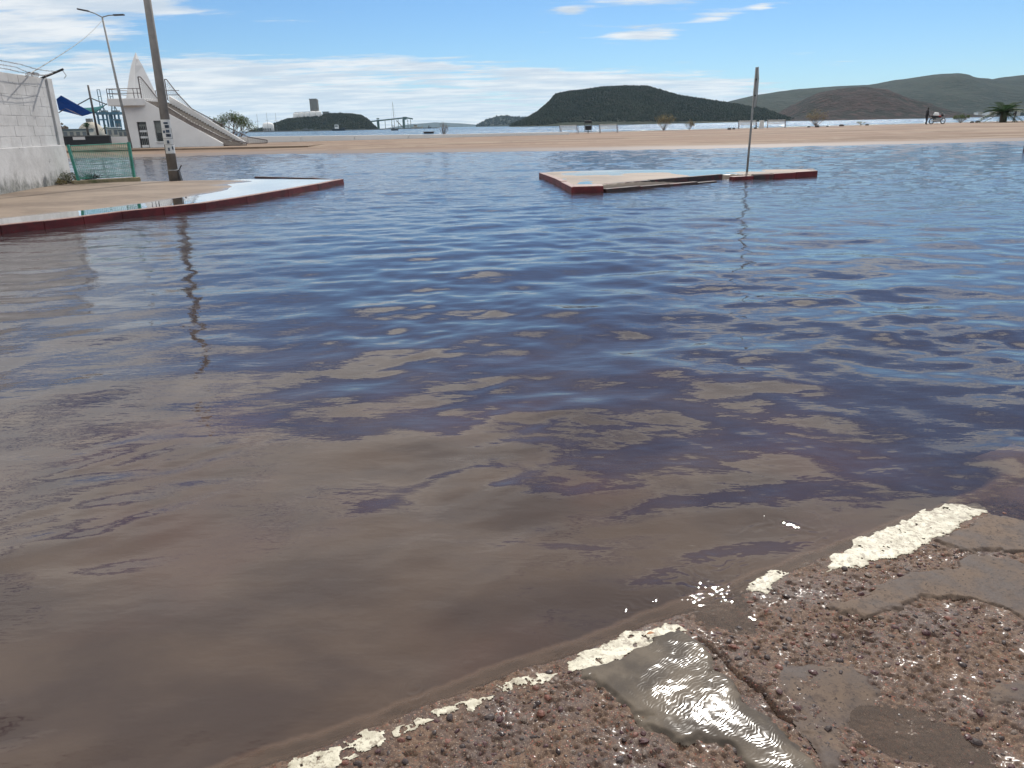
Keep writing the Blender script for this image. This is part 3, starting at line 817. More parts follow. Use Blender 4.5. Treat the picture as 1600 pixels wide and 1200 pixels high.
# ================================================================== traffic island
isl = [gp(842, 269, .16), gp(868, 279, .16), gp(893, 291.5, .16), gp(943, 290, .16), gp(1146, 273.5, .15), gp(1210, 270.5, .15), gp(1278, 266.5, .15)]
isl = [Vector((q.x, q.y)) for q in isl]
endp = isl[-1] + Vector((.25, 1.0)); backp = [endp, Vector((6.4, 25.6)), Vector((3.6, 26.6)), isl[0] + Vector((.3, .5)), isl[0]]
root = tag(bpy.data.objects.new('traffic_island', None), 'low flooded traffic island with broken red kerbs in mid water', kind='structure'); C.objects.link(root)
allp = isl + backp[:-1]
tx = np.array([[q.x, q.y] for q in allp])
GXi, GYi = np.meshgrid(np.arange(.6, 9.9, .06), np.arange(18.6, 27.2, .06))
d = poly_mask(GXi, GYi, [tuple(q) for q in tx], 0.0, 1)
rec = seg_dist(GXi, GYi, [tuple(isl[3] + Vector((.25, .12))), tuple(isl[4] + Vector((.0, .12)))])
zi = 0.138 + 0.018 * fbm(GXi * .7, GYi * .7, 25, 4) - 0.012 * sstep(d, .1, .9) - 0.22 * sstep(rec, .62, .5) - .06 * sstep(GYi, 24.2, 26.2) * sstep(GXi, 2, 4)
ins = d > 0.03
cell = ins[:-1, :-1] & ins[1:, :-1] & ins[:-1, 1:] & ins[1:, 1:]
me, _ = grid_mesh('island_top', GXi, GYi, zi, cell); link('island_top', me, M['sand'], root, True)
me, _ = grid_mesh('puddle', GXi, GYi, np.full_like(GXi, .127), cell & (rec > .62)[:-1, :-1] & (d > .15)[:-1, :-1]); link('puddle', me, M['puddle'], root, True)
def inner_of(pts, w): return offset_line(pts, w)
def split(pts, n):
    return [a.lerp(b, k / n) for a, b in zip(pts[:-1], pts[1:]) for k in range(n)] + [pts[-1]]
k1 = split(isl[:3], 3); kerb_run(k1, inner_of(k1, .18), .15, root, M['kerb'])
m_ = MB(); a, b = isl[2], isl[3]
m_.hexa([(a.x + .01, a.y - .02, -.35), (b.x, b.y - .02, -.35), (b.x + .05, b.y + .75, -.35), (a.x + .1, a.y + .75, -.35), (a.x + .01, a.y - .02, .165), (b.x, b.y - .02, .165), (b.x + .05, b.y + .75, .15), (a.x + .1, a.y + .75, .15)])
m_.build('kerb_stone', M['kerb'], root, bevel=.03)
lo = [isl[3].lerp(isl[4], q) for q in (0.02, .26, .48, .70, .86)]
kerb_run(lo, inner_of(lo, .16), .05, root, M['kerb_dark'], hts=[.075, .055, .06, .035])
k2 = split(isl[4:], 2); kerb_run(k2, inner_of(k2, .2), .14, root, [M['kerb'], M['kerb_dark'], M['kerb'], M['kerb']], hts=[.10, .125, .135, .14])
k3 = [isl[-1], endp]; kerb_run(k3, inner_of(k3, .2), .15, root, M['kerb_dark'])
# exposed back face of the recess
bk = [isl[3].lerp(isl[4], q) + Vector((-.12, .66)) for q in (0.08, .4, .7, 1.0)]
kerb_run(bk, inner_of(bk, .14), .145, root, M['kerb_dark'])
k4 = backp; kerb_run(k4, inner_of(k4, .15), .10, root, M['kerb_dark'])

# sign post, plate seen edge on
b = gp(1167, 268, .14); top = at(1182, 105, b.y); neck = at(1177.3, 168, b.y)
root = thing('sign_post', 'slender grey sign post with plate seen edge on, on the island', 'sign', b)
MB(b).tube((b.x, b.y, b.z - .3), top + (top - neck) * .0, .034, .03, 8).build('post', M['grey_metal'], root, True)
m_ = MB(b); ax = (top - neck).normalized(); sidev = Vector((.21, .98, 0)).normalized(); nv = ax.cross(sidev).normalized()
w = .30; p = []
for k in range(8):
    a = math.pi / 8 + k * math.pi / 4; p.append((neck + top) / 2 + ax * (math.sin(a) * (top - neck).length / 2 * 1.08) + sidev * (math.cos(a) * .62) - nv * .045)
m_.prism(p, nv * .012).build('sign_plate', M['grey_metal'], root)
M['sign_dark'] = M['dark_metal']
for s_ in (.3, .7):
    c = neck.lerp(top, s_); MB(b).box(c - nv * .02, (.06, .09, .04)).build('bracket', M['dark_metal'], root)

# ================================================================== left wall with barbed wire
wa, wb = gp(0, 306, .12), gp(114, 286, .12)
wdir = (wb - wa); wdir.z = 0; wdir.normalize(); wn = Vector((wdir.y, -wdir.x, 0))    # faces the water
ztop = at(84, 122, wb.y - .4).z; ztop0 = at(0, 118, wa.y).z
wstart = wa - wdir * 9
root = thing('boundary_wall', 'whitewashed block wall with mouldy foot at the left edge', 'wall', wb)
L = (wb - wstart).length
def wp(u, z, n=0.0): return wstart + wdir * u + wn * n + Vector((0, 0, z - .12))
ledge = at(40, 229, (wa.y + wb.y) / 2).z
def wall_material():
    m, t = new_mat('mouldy_whitewash')
    p = t.geo()
    z = t.node('ShaderNodeSeparateXYZ', {0: p}).outputs[2]
    n = t.noise(p, 1.6, 6, 0.62); f = t.noise(p, 9, 5, 0.65); g = t.noise(t.mapping(p, (1, 1, .45)), 2.6, 6, 0.7)
    c = t.mix(t.ramp(n, 0.35, 0.65), (0.47, 0.46, 0.45), (0.57, 0.56, 0.55))
    c = t.mix(t.ramp(f, 0.58, 0.75, 0, .6), c, (0.40, 0.39, 0.38))
    c = t.mix(t.ramp(t.noise(p, 3.5, 3, .5), 0.70, 0.74), c, (0.17, 0.165, 0.16))
    mould = t.ramp(t.m('SUBTRACT', t.m('MULTIPLY', g, 1.5), z), 0.10, 0.55)
    c = t.mix(t.m('MULTIPLY', mould, .85), c, t.mix(t.ramp(f, .4, .6), (0.10, 0.105, 0.095), (0.24, 0.24, 0.215)))
    b = t.node('ShaderNodeBsdfPrincipled', {'Base Color': c, 'Roughness': 0.9})
    t.l.new(t.bump(f, 0.5, 0.02), b.inputs['Normal'])
    t.out(b.outputs[0]); return m
M['wall'] = wall_material()
# rendered foot with a ledge
MB(wb).hexa([wp(0, -.2, -.25), wp(L, -.2, -.25), wp(L, -.2, .0), wp(0, -.2, .0), wp(0, ledge, -.25), wp(L, ledge, -.25), wp(L, ledge, .0), wp(0, ledge, .0)]).build('rendered_foot', M['wall'], root, bevel=.02)
MB(wb).hexa([wp(0, ledge - .2, -.24), wp(L - .36, ledge - .2, -.24), wp(L - .36, ledge - .2, -.073), wp(0, ledge - .2, -.073), wp(0, ztop - .03, -.24), wp(L - .36, ztop - .03, -.24), wp(L - .36, ztop - .03, -.073), wp(0, ztop - .03, -.073)]).build('wall_core', M['wall'], root)
MB(wb).hexa([wp(L - .36, ledge - .1, -.27), wp(L + .005, ledge - .1, -.27), wp(L + .005, ledge - .1, -.012), wp(L - .36, ledge - .1, -.012), wp(L - .36, ztop + .01, -.27), wp(L + .005, ztop + .01, -.27), wp(L + .005, ztop + .01, -.012), wp(L - .36, ztop + .01, -.012)]).build('pilaster', M['wall'], root, bevel=.015)
nc = 7; hc = (ztop - ledge) / nc
for c_ in range(nc):
    u = L - .40 - (0.28 if c_ % 2 else 0.0)
    if c_ % 2: spans = [(L - .40 - .28, L - .40)]
    else: spans = []
    while u > L - 9.5:
        spans.append((max(0, u - .62), u)); u -= .62
    for u0, u1 in spans:
        pr = -.065 + rnd.uniform(-.002, .005); z0, z1 = ledge + c_ * hc + .0025, ledge + (c_ + 1) * hc - .0025
        m_ = MB(wb); m_.hexa([wp(u0 + .0025, z0, -.2), wp(u1 - .0025, z0, -.2), wp(u1 - .0025, z0, pr), wp(u0 + .0025, z0, pr), wp(u0 + .0025, z1, -.2), wp(u1 - .0025, z1, -.2), wp(u1 - .0025, z1, pr), wp(u0 + .0025, z1, pr)])
        m_.build('block', M['wall'], root, bevel=.006)
# barbed wire arm and strands
arm0 = wp(L - .5, ztop, -.1); arm1 = at(99, 108, arm0.y + .1)
root2 = thing('barbed_wire', 'rusty barbed wire strands on a tilted black bracket above the wall', 'wire', arm0)
MB(arm0).beam(arm0 - (arm1 - arm0) * .15, arm1, .055, .055).build('bracket', M['black'], root2)
for q, sag, zz in ((.25, .03, 0.02), (.75, .05, .02), (.55, .12, -.04)):
    a = arm0.lerp(arm1, q); b = wp(L - 9, ztop, 0) + (a - arm0) + Vector((0, 0, zz))
    pts = [a.lerp(b, k / 26) + Vector((0, 0, -sag * math.sin(math.pi * min(1, k / 8)))) for k in range(27)]
    m_ = MB(arm0).path(pts, .007, 4)
    for k in range(110):
        c = a.lerp(b, (k + .5) / 110) ; i = int((k + .5) / 110 * 26); c.z = pts[i].z + (pts[min(26, i + 1)].z - pts[i].z) * (((k + .5) / 110 * 26) - i)
        e = Vector((rnd.uniform(-1, 1), rnd.uniform(-1, 1), rnd.uniform(-1, 1))).normalized() * .03; m_.tube(c - e, c + e, .004, .004, 3, False)
    m_.build('strand', M['rail'], root2)
m_ = MB(arm0); c0 = arm0 + Vector((-.05, -.35, .04)); pts = []
for k in range(70):
    a = k * .55; pts.append(c0 + Vector((.10 * math.cos(a), -.006 * k + .18, .07 * math.sin(a) + .03)))
m_.path(pts, .008, 4).build('coil', M['rail'], root2)
m_ = MB(arm0); e = arm0.lerp(arm1, .75); m_.path([e, e + Vector((.12, .05, .02)), e + Vector((.2, .05, -.12)), e + Vector((.12, .05, -.2))], .008, 4).build('loose_end', M['rail'], root2)

# weeds at the wall foot
def weed(name, label, c, r, h, n, mat, group=None):
    root = thing(name, label, 'weed', c, group); m_ = MB(c); st = MB(c)
    for k in range(n):
        a = rnd.uniform(0, 6.28); q = rnd.random() ** .6
        p = Vector(c) + Vector((math.cos(a) * r * q, math.sin(a) * r * q, h * rnd.uniform(.1, 1) * (1 - .5 * q)))
        d = Vector((rnd.uniform(-1, 1), rnd.uniform(-1, 1), rnd.uniform(-.3, 1))).normalized(); e = d.cross(Vector((rnd.uniform(-1, 1), rnd.uniform(-1, 1), .3))).normalized()
        l = rnd.uniform(.03, .07); m_.add([p, p + d * l * .6 + e * l * .3, p + d * l * 1.2, p + d * l * .6 - e * l * .3], [(0, 1, 2, 3)])
        if k % 8 == 0: st.tube(c, p, .006, .003, 4, False)
    m_.build('foliage', mat, root); st.build('stem', M['twig'], root)
M['sail_blue'] = leaf_mat('sail_blue', (0.008, 0.13, 0.33), 0.12, 2.0, 0.7)
M['sail_teal'] = leaf_mat('sail_teal', (0.02, 0.25, 0.26), 0.12, 2.0, .5)
M['leaf_grey'] = leaf_mat('leaf_grey', (0.16, 0.17, 0.11))
c = wp(L - .75, .13, .12); weed('weed', 'grey green weed growing at the foot of the white wall', c, .42, .42, 500, M['leaf_grey'])
c = wp(L - 1.25, .13, .1); weed('weed', 'small yellowish weed left of the grey one at the wall', c, .16, .22, 160, M['leaf_dry'])

# ================================================================== green fence panel on plinth
fa, fb = gp(120, 289, .12), gp(213, 283.5, .12)
root = thing('wire_fence', 'green wire mesh fence panel beside the white wall', 'fence', fa)
fd = (fb - fa); fd.z = 0; FL = fd.length; fd.normalize(); fn = Vector((fd.y, -fd.x, 0))
zp = at(165, 280, fa.y + .4).z; zt = at(165, 223.5, fa.y + .4).z
def fp(u, z, n=0.0): return fa + fd * u + fn * n + Vector((0, 0, z - fa.z))
pl = thing('fence_plinth', 'low mossy concrete plinth under the green fence', 'plinth', fa)
MB(fa).hexa([fp(-.1, -.2, -.16), fp(FL + .12, -.2, -.16), fp(FL + .12, -.2, .1), fp(-.1, -.2, .1), fp(-.1, zp, -.16), fp(FL + .12, zp, -.16), fp(FL + .12, zp, .1), fp(-.1, zp, .1)]).build('plinth', M['plinth'], pl, bevel=.02)
ltop = at(106, 226, fa.y); MB(fa).beam(fp(.08, .1, .03), ltop, .11, .07).build('post', M['green_metal'], root)
rtop = at(201, 222, fb.y); MB(fa).beam(fp(FL - .04, .1, .0), rtop, .075, .06).build('post', M['green_metal'], root)
tl, tr_, bl, br = ltop.lerp(fp(.08, zp), .04), rtop.lerp(fp(FL, zp), .03), fp(.12, zp + .05), fp(FL - .05, zp + .05)
MB(fa).tube(tl, tr_, .016).build('top_rail', M['green_metal'], root); MB(fa).tube(bl, br, .014).build('bottom_rail', M['green_metal'], root)
m_ = MB(fa); nx, nz = 30, 26
for k in range(1, nx): m_.tube(bl.lerp(br, k / nx), tl.lerp(tr_, k / nx), .0065, None, 4, False)
for k in range(1, nz): m_.tube(bl.lerp(tl, k / nz), br.lerp(tr_, k / nz), .0065, None, 4, False)
o = m_.build('wire_mesh', M['green_metal'], root); o['kind'] = 'stuff'
c = fp(.45, zp + .02, -.12)
root = thing('brush_pile', 'dark dry brush heaped against the green fence', 'brush', c); m_ = MB(c)
for k in range(160):
    p = c + Vector((rnd.gauss(0, .17), rnd.gauss(0, .05), abs(rnd.gauss(0, .07)))); e = Vector((rnd.uniform(-1, 1), rnd.uniform(-.5, .5), rnd.uniform(-.2, .9))).normalized() * rnd.uniform(.03, .1)
    m_.tube(p - e, p + e, .007, .003, 4, False)
m_.build('twigs', M['black'], root)['kind'] = 'stuff'

# ================================================================== utility pole
pb = gp(273, 285, .10); pt = at(230, 0, pb.y); pt = pb + (pt - pb) * 1.28
root = thing('utility_pole', 'leaning grey concrete utility pole covered in paper notices', 'pole', pb)
def pp(q): return pb.lerp(pt, q)
MB(pb).tube(pb - (pt - pb) * .04, pt, .155, .095, 20).build('shaft', M['pole_concrete'], root, True)
def qat(y): return (pb.z * 0 + (at(250, y, pb.y).z - pb.z)) / (pt.z - pb.z)
def rad(q): return .155 + (.095 - .155) * q
axp = (pt - pb).normalized()
def notice(y0, y1, a0, a1, mat, off=.004):
    q0, q1 = qat(y1), qat(y0); vs = []; n = 8
    e = axp.cross(Vector((0, 0, 1))).normalized() if axp.cross(Vector((0, 0, 1))).length > 1e-3 else Vector((1, 0, 0)); e = Vector((1, 0, 0)); g = axp.cross(e).normalized(); e = g.cross(axp)
    for q in (q0, q1):
        for k in range(n + 1):
            a = R_(a0 + (a1 - a0) * k / n); vs.append(pp(q) + (e * math.cos(a) + g * math.sin(a)) * (rad(q) + off))
    return MB(pb).add(vs, [(k, k + 1, n + 2 + k, n + 1 + k) for k in range(n)])
for y0, y1, a0, a1 in [(187, 201, -150, 10), (201.2, 216.5, -160, -5), (217, 226, -140, 0), (226.5, 240, -120, 20)]:
    notice(y0, y1, a0, a1, None).build('notice', M['paper'], root, True)
for y0, y1, a0, a1 in [(191, 194, -95, -45), (195.5, 200.2, -85, -35), (204, 208, -120, -90), (203, 207.5, -80, -40), (209.5, 214, -85, -25), (219.5, 224.5, -85, -60), (231, 236, -85, -65), (229, 234, -40, -20)]:
    notice(y0, y1, a0, a1, None, .008).build('notice_print', M['paper_ink'], root, True)
MB(pb).tube(pp(qat(267.5)), pp(qat(265.5)), .165, .165, 20).build('strap', M['grey_metal'], root, True)
m_ = MB(pb); c = pp(qat(276)); m_.hexa([c + Vector(q) for q in [(.13, -.04, -.32), (.26, -.04, -.32), (.26, .1, -.32), (.13, .1, -.32), (.12, -.04, .18), (.18, -.04, .2), (.18, .1, .2), (.12, .1, .18)]])
m_.beam(c + Vector((.15, 0, .12)), c + Vector((.3, 0, .34)), .03, .03).build('foot_bracket', M['dark_metal'], root)

# ================================================================== street lamp with two arms
LD = 70.0
lb = at(206, 234, LD); lt = at(159.5, 26, LD)
root = thing('street_lamp', 'tall double armed street lamp behind the green fence', 'street lamp', lb)
MB(lb).tube(lb - Vector((0, 0, .5)), lt, .13, .075, 10).build('pole', M['grey_metal'], root, True)
for (xa, ya), (xm, ym) in (((121, 14), (136, 17)), ((194, 23), (180, 23.5))):
    e = at(xa, ya, LD); m = at(xm, ym, LD); a_ = lt - (lt - lb) * .004
    o = MB(lb).path([a_, a_.lerp(m, .5) + Vector((0, 0, .06)), m], .045, 8).build('arm', M['grey_metal'], root, True)
    MB(lb).beam(m - (e - m) * .2, e, .28, .12).build('lamp_head', M['dark_metal'], root, bevel=.03)
# cable from the lamp to the wall
a = lt - Vector((0, 0, .25)); b = at(40, 119, wb.y - 2.5)
root = thing('cable', 'thin cable sloping from the street lamp down to the wall', 'cable', b)
pts = [a.lerp(b, k / 24) - Vector((0, 0, .22 * math.sin(math.pi * k / 24))) for k in range(25)]
MB(b).path(pts, .016, 5).build('cable', M['grey_metal'], root, True)

# ================================================================== monument with stair
MY, MD = 72.0, 5.0
f0 = at(204, 231, MY); zg = f0.z
XL = at(196, 170, MY).x; XT = at(223, 156, MY).x; XF = at(355, 228, MY).x; ZP = at(223, 155.5, MY).z; XL = f0.x
root = thing('monument', 'white lookout monument with sail shaped spire and long stair', 'monument', (XL, MY, zg))
MO = Vector((XL, MY, zg))
# body: side walls of the stair with a real door and window opening
ds = [at(213.5, 191, MY).x, at(230.5, 191, MY).x]; ds = [at(216.5, 210, MY).x, at(231, 210, MY).x]; dz = at(222, 190.5, MY).z
ws = [at(242, 205, MY).x, at(259, 205, MY).x]; wz0, wz1 = at(250, 221, MY).z, at(248, 188.5, MY).z
zb = zg - .6
def top_at(x): return ZP + (zg - ZP) * max(0, (x - XT) / (XF - XT))
def front(x0, x1, z0=None, z1=None):
    z0 = zb if z0 is None else z0
    ta, tb = (top_at(x0), top_at(x1)) if z1 is None else (z1, z1)
    return MB(MO).hexa([(x0, MY, z0), (x1, MY, z0), (x1, MY + .3, z0), (x0, MY + .3, z0), (x0, MY, ta), (x1, MY, tb), (x1, MY + .3, tb), (x0, MY + .3, ta)])
m_ = MB(MO)
def q_(mbq): m_.v += mbq.v; k = len(m_.v) - len(mbq.v); m_.f += [[i + k for i in f] for f in mbq.f]
q_(front(XL, ds[0])); q_(front(ds[1], ws[0])); q_(front(ws[1], XF - .4))
q_(front(ds[0], XT if ds[0] < XT < ds[1] else ds[1], dz))
if ds[0] < XT < ds[1]: q_(front(XT, ds[1], dz))
q_(front(ws[0], ws[1], zb, wz0)); q_(front(ws[0], ws[1], wz1))
m_.build('front_wall', M['monument'], root)
MB(MO).box2((XL, MY + .3, zb), (XL + .3, MY + MD, ZP)).build('end_wall', M['monument'], root)
MB(MO).box2((XL + .3, MY + 1.2, zb), (ws[1] + 1.2, MY + 1.35, ZP - 1.9)).build('inner_wall', M['far_grey'], root)
fw = at(262, 156, MY + MD)
XT2 = XT + .25
o = MB(MO); o.prism([(XT2, MY + MD, zb), (XF, MY + MD, zb), (XF, MY + MD, zg + .25), (XT2, MY + MD, ZP + .5)], (0, .3, 0)).build('back_wall', M['monument'], root)
# steps
ns_ = 30
for k in range(ns_):
    x1 = XF - (XF - XT) * k / ns_; x0 = XF - (XF - XT) * (k + 1) / ns_; z1 = zg + (ZP - zg) * (k + 1) / ns_ - .12
    MB(MO).box2((x0 + .004, MY + .3, z1 - .5), (x1 - .004, MY + MD, z1)).build('step', M['step'], root)
MB(MO).box2((XL + .3, MY + .3, ZP - .35), (XT - .01, MY + MD, ZP - .05)).build('deck', M['monument'], root)
# cantilevered platform
xl = at(167.5, 160, MY - .6).x; xr = at(222, 160, MY - .6).x; zpb = at(190, 165.3, MY - .6).z; zpt = at(190, 153.8, MY - .6).z
MB(MO).prism([(xl, MY - .6, zpb), (at(212, 160, MY - .6).x, MY - .6, zpb), (xr, MY - .05, zpb), (xr, MY + 4.4, zpb), (xl, MY + 4.4, zpb)], (0, 0, zpt - zpb)).build('platform', M['monument'], root, bevel=.03)
m_ = MB(MO)
rz = at(190, 138.5, MY - .5).z
cor = [(xl + .08, MY - .5), (at(211, 160, MY - .5).x, MY - .5), (XT, MY - .02)]; corb = [(xl + .08, MY - .5), (xl + .08, MY + 4.3), (XT + 1.6, MY + 4.3)]
m_ = MB(MO)
for line in (cor, corb):
    for a, b in zip(line[:-1], line[1:]):
        for h in (.04, .52, 1.0):
            z = zpt + (rz - zpt) * h
            if h > .1: m_.tube((*a, z), (*b, z), .03, None, 6)
m_.build('rail_bar', M['rail'], root)
for line in (cor, corb):
    for a, b in zip(line[:-1], line[1:]):
        for q in (0, .5):
            x, y = a[0] + (b[0] - a[0]) * q, a[1] + (b[1] - a[1]) * q
            MB(MO).tube((x, y, zpt - .05), (x, y, rz), .035, None, 6).build('rail_post', M['rail'], root)
# spire: three curved faces
SY = MY + 2.2
prof = [(153, 197, 210, 246), (135, 199, 210.5, 238.5), (119, 201.3, 211, 231), (102, 204.5, 211.6, 222.5), (92, 207.8, 212, 216.8), (82, 211.6, 212, 212.4)]
vs = []; 
for y, a, b_, c in prof:
    ym = SY + .5 - 1.0 * (y - 82) / 71; pa, pm, pc = at(a, y, SY + .6), at(b_, y, ym), at(c, y, SY + .8); pk = (pa + pc) / 2 + Vector((0, 1.5 * (y - 80) / 73, 0)); z = pm.z
    vs += [(pa.x, pa.y, z), (pm.x, ym, z), (pc.x, pc.y, z), (pk.x, pk.y, z)]
base = [(v[0], v[1], ZP - .1) for v in vs[:4]]; vs = base + vs; fs = []
for k in range(len(prof)):
    for i in range(4): fs.append((k * 4 + i, k * 4 + (i + 1) % 4, (k + 1) * 4 + (i + 1) % 4, (k + 1) * 4 + i))
fs.append(tuple(range(len(vs) - 4, len(vs))))
MB(MO).add(vs, fs).build('spire', M['monument'], root)
# door and window
o = MB(MO).box2((ds[0], MY + .18, zg), (ds[1], MY + .24, dz)).build('door', M['glass'], root)
dw = ds[1] - ds[0]; m_ = MB(MO)
for x in (ds[0] + .04, ds[1] - .04): m_.box2((x - .04, MY + .1, zg), (x + .04, MY + .17, dz))
m_.build('frame', M['dark_metal'], o)
for z0, z1, mt in ((.60, .68, 'paper'), (.36, .44, 'paper'), (.0, .10, 'monument'), (.82, .9, 'pane_grey')):
    MB(MO).box2((ds[0] + .09, MY + .11, zg + (dz - zg) * z0), (ds[1] - .09, MY + .165, zg + (dz - zg) * z1)).build('panel', M[mt], o)
for k in range(1, 5):
    x = ds[0] + dw * k / 5; MB(MO).box2((x - .02, MY + .115, zg + .2), (x + .02, MY + .16, dz - .25)).build('bar', M['grey_metal'], o)
o = MB(MO).box2((ws[0], MY + .2, wz0), (ws[1], MY + .26, wz1)).build('window', M['pane_grey'], root)
MB(MO).box2((ws[0] + .1, MY + .14, wz0 + .05), (ws[1] - .03, MY + .19, wz0 + (wz1 - wz0) * .42)).build('dark_panel', M['glass'], o)
MB(MO).box2((ws[0] - .03, MY - .1, wz0 - .1), (ws[1] + .03, MY + .05, wz0 - .005)).build('sill', M['monument'], o)
# mesh balustrades sweeping down the stair
def balustrade(pts_px, low_px, y):
    up = [at(a, b, y) for a, b in pts_px]; lo_ = [at(a, b, y) for a, b in low_px]
    o = MB(MO).path(up, .045, 6).path(lo_, .035, 6).tube(up[0], lo_[0], .05).tube(up[-1], lo_[-1], .04).build('balustrade', M['rail'], root)
    m_ = MB(MO); N = 46
    def along(p, q):
        L = [(p[i + 1] - p[i]).length for i in range(len(p) - 1)]; s = q * sum(L)
        for i, l in enumerate(L):
            if s <= l or i == len(L) - 1: return p[i].lerp(p[i + 1], min(1, s / l))
            s -= l
    for k in range(1, N): m_.tube(along(up, k / N), along(lo_, k / N), .008, None, 4, False)
    for j in range(1, 9):
        for k in range(N): m_.tube(along(up, k / N).lerp(along(lo_, k / N), j / 9), along(up, (k + 1) / N).lerp(along(lo_, (k + 1) / N), j / 9), .007, None, 4, False)
    g = m_.build('mesh_infill', M['rail'], o); g['kind'] = 'stuff'
balustrade([(215.5, 120), (219.5, 120.3), (230, 133), (243, 150), (255, 163), (300, 192), (352, 217), (385, 223)], [(221.5, 154.5), (223, 155), (238, 162.5), (246, 167), (258, 174), (303, 199), (352, 227), (385, 227.5)], MY + .15)
balustrade([(257, 124), (260, 124), (278, 147), (300, 170), (340, 191), (388, 214), (417.5, 219)], [(262, 156), (263, 156.5), (285, 167), (304, 178), (345, 200), (388, 225), (417.5, 223.5)], MY + MD + .15)
pts = [at(a, b, MY + 2.6) for a, b in [(250, 158), (262, 167), (300, 190), (352, 217), (362, 221)]]
MB(MO).path(pts, .04, 6).build('handrail', M['bench_white'], root)
# platform floor slab around the monument foot
MB().box2((XL - 8, 66.0, -.2), (-16.5, 82, zg - .02)) .build('monument_terrace', M['plaza'], plaza)
m_ = MB(); a, b = at(345, 238.5, 62), at(430, 237.5, 62); m_.box2((a.x, 61.6, -.1), (b.x, 62.4, .12)); m_.build('dark_kerb', M['dark_metal'], plaza)

# ================================================================== shade sail and the low painted wall
SD = 92.0
b = at(154, 215, SD); t_ = at(137.5, 133, SD)
root = thing('shade_sail', 'blue and teal shade canopy on a tilted mast left of the monument', 'canopy', b)
MB(b).tube(b - Vector((0, 0, .8)), t_, .13, .11, 10).build('mast', M['dark_metal'], root, True)
k_ = at(141, 153, SD); lft = at(121, 164, SD + 2); rgt = at(167, 163.5, SD + 2); low = at(147, 177.5, SD)
for e in (lft, rgt): MB(b).tube(k_, e, .06).build('stay', M['dark_metal'], root)
MB(b).tube(low, at(167, 162, SD + 2), .05).build('stay', M['dark_metal'], root)
MB(b).tube(at(92, 176, SD + 3), at(104, 168, SD), .06).build('stay', M['dark_metal'], root)
tri = [at(88, 155, SD - 5), at(95, 149.5, SD - 6), at(145, 177, SD - 3), at(129, 181.5, SD + 1), at(92, 172, SD + 3)]
MB(b).prism(tri, (0, .06, .03)).build('blue_fabric', M['sail_blue'], root)
MB(b).beam(at(100, 167.5, SD - .4), at(126, 180.5, SD - .4), .1, .1).build('fabric_edge', M['bench_white'], root)
vs = []; fs = []
for i in range(9):
    q = i / 8
    u = at(129 + 37 * q, 168.5 - 5 * q ** 2.2, SD + 2); d_ = at(145 + 18 * q, 177.3 - 13.0 * q ** 1.3, SD)
    vs += [u, d_]
    if i: fs.append((2 * i - 2, 2 * i - 1, 2 * i + 1, 2 * i))
o = MB(b).add(vs, fs).build('teal_fabric', M['sail_teal'], root); sm = o.modifiers.new('thick', 'SOLIDIFY'); sm.thickness = .03
a, c = at(100, 222, 90), at(172, 222, 90)
root = thing('painted_wall', 'low wall painted black with a white panel below the canopy', 'wall', a)
zt_ = at(135, 213, 90).z
MB(a).box2((a.x - 12, 90, -.4), (c.x, 90.4, zt_)).build('wall', M['black'], root)
MB(a).box2((at(114, 216, 90).x, 89.96, at(120, 218.5, 90).z), (at(133, 216, 90).x, 89.995, zt_ - .02)).build('white_panel', M['far_white'], root)
MB(a).box2((a.x - 12, 89.9, zt_), (c.x + .2, 90.5, zt_ + .1)).build('coping', M['far_grey'], root)
a = at(172, 212, 93); c = at(208, 212, 93)
root = thing('white_wall', 'short pale wall between black wall and monument', 'wall', (a.x, 93, 0))
MB((a.x, 93, 0)).box2((a.x, 93, -.4), (c.x, 93.3, at(190, 213.5, 93).z)).build('wall', M['far_white'], root)

# ================================================================== port behind: cranes, buildings, palms
def crane(cx, top_y, label, boom):
    D = 1100.0
    b = at(cx, 199, D); s = D / F
    root = thing('dock_crane', label, 'crane', (b.x, D, 0), 'cranes of the port')
    O = Vector((b.x, D, 0)); hw = 6.6 * s; zt = at(cx, 177, D).z
    for sx in (-1, 1):
        for dy in (0, 14):
            MB(O).beam((b.x + sx * hw, D + dy, 0), (b.x + sx * hw, D + dy, zt), 2.2 * s, 2.2 * s).build('leg', M['crane'], root)
    m_ = MB(O).box((b.x, D + 7, zt), (2 * hw + 3 * s, 18, 3.6 * s)); m_.build('portal_beam', M['crane'], root)
    MB(O).box((b.x, D, at(cx, 187, D).z), (2 * hw, 2.0, 1.8 * s)).build('sill_beam', M['crane'], root)
    for sx in (-1, 1): MB(O).beam((b.x + sx * hw * .8, D + 4, zt), (b.x - hw * .15 + sx * hw * .18, D + 4, at(cx, 163, D).z), 1.1 * s, 1.1 * s).build('mast', M['far_grey'], root)
    MB(O).box((b.x + 2 * s, D + 5, zt + 2.6 * s), (7 * s, 7, 3 * s)).build('machine_house', M['far_grey'], root)
    a1, a2 = at(boom[0], boom[1], D), at(boom[2], boom[3], D)
    for off in (-2.0, 2.0): MB(O).beam(a1 + Vector((off * s, 0, 0)), a2 + Vector((off * s, 0, 0)), .8 * s, .8 * s).build('boom', M['crane'], root)
    for q in (0, .2, .45, .7, 1): c = a1.lerp(a2, q); MB(O).beam(c - Vector((2 * s, 0, 0)), c + Vector((2 * s, 0, 0)), .7 * s, .7 * s).build('boom_tie', M['crane'], root)
crane(163, 139, 'dock crane with raised boom nearer the shade canopy', (160.5, 176, 153.5, 140))
crane(181.5, 139, 'dock crane right behind the street lamp pole', (178, 176, 172.5, 140))
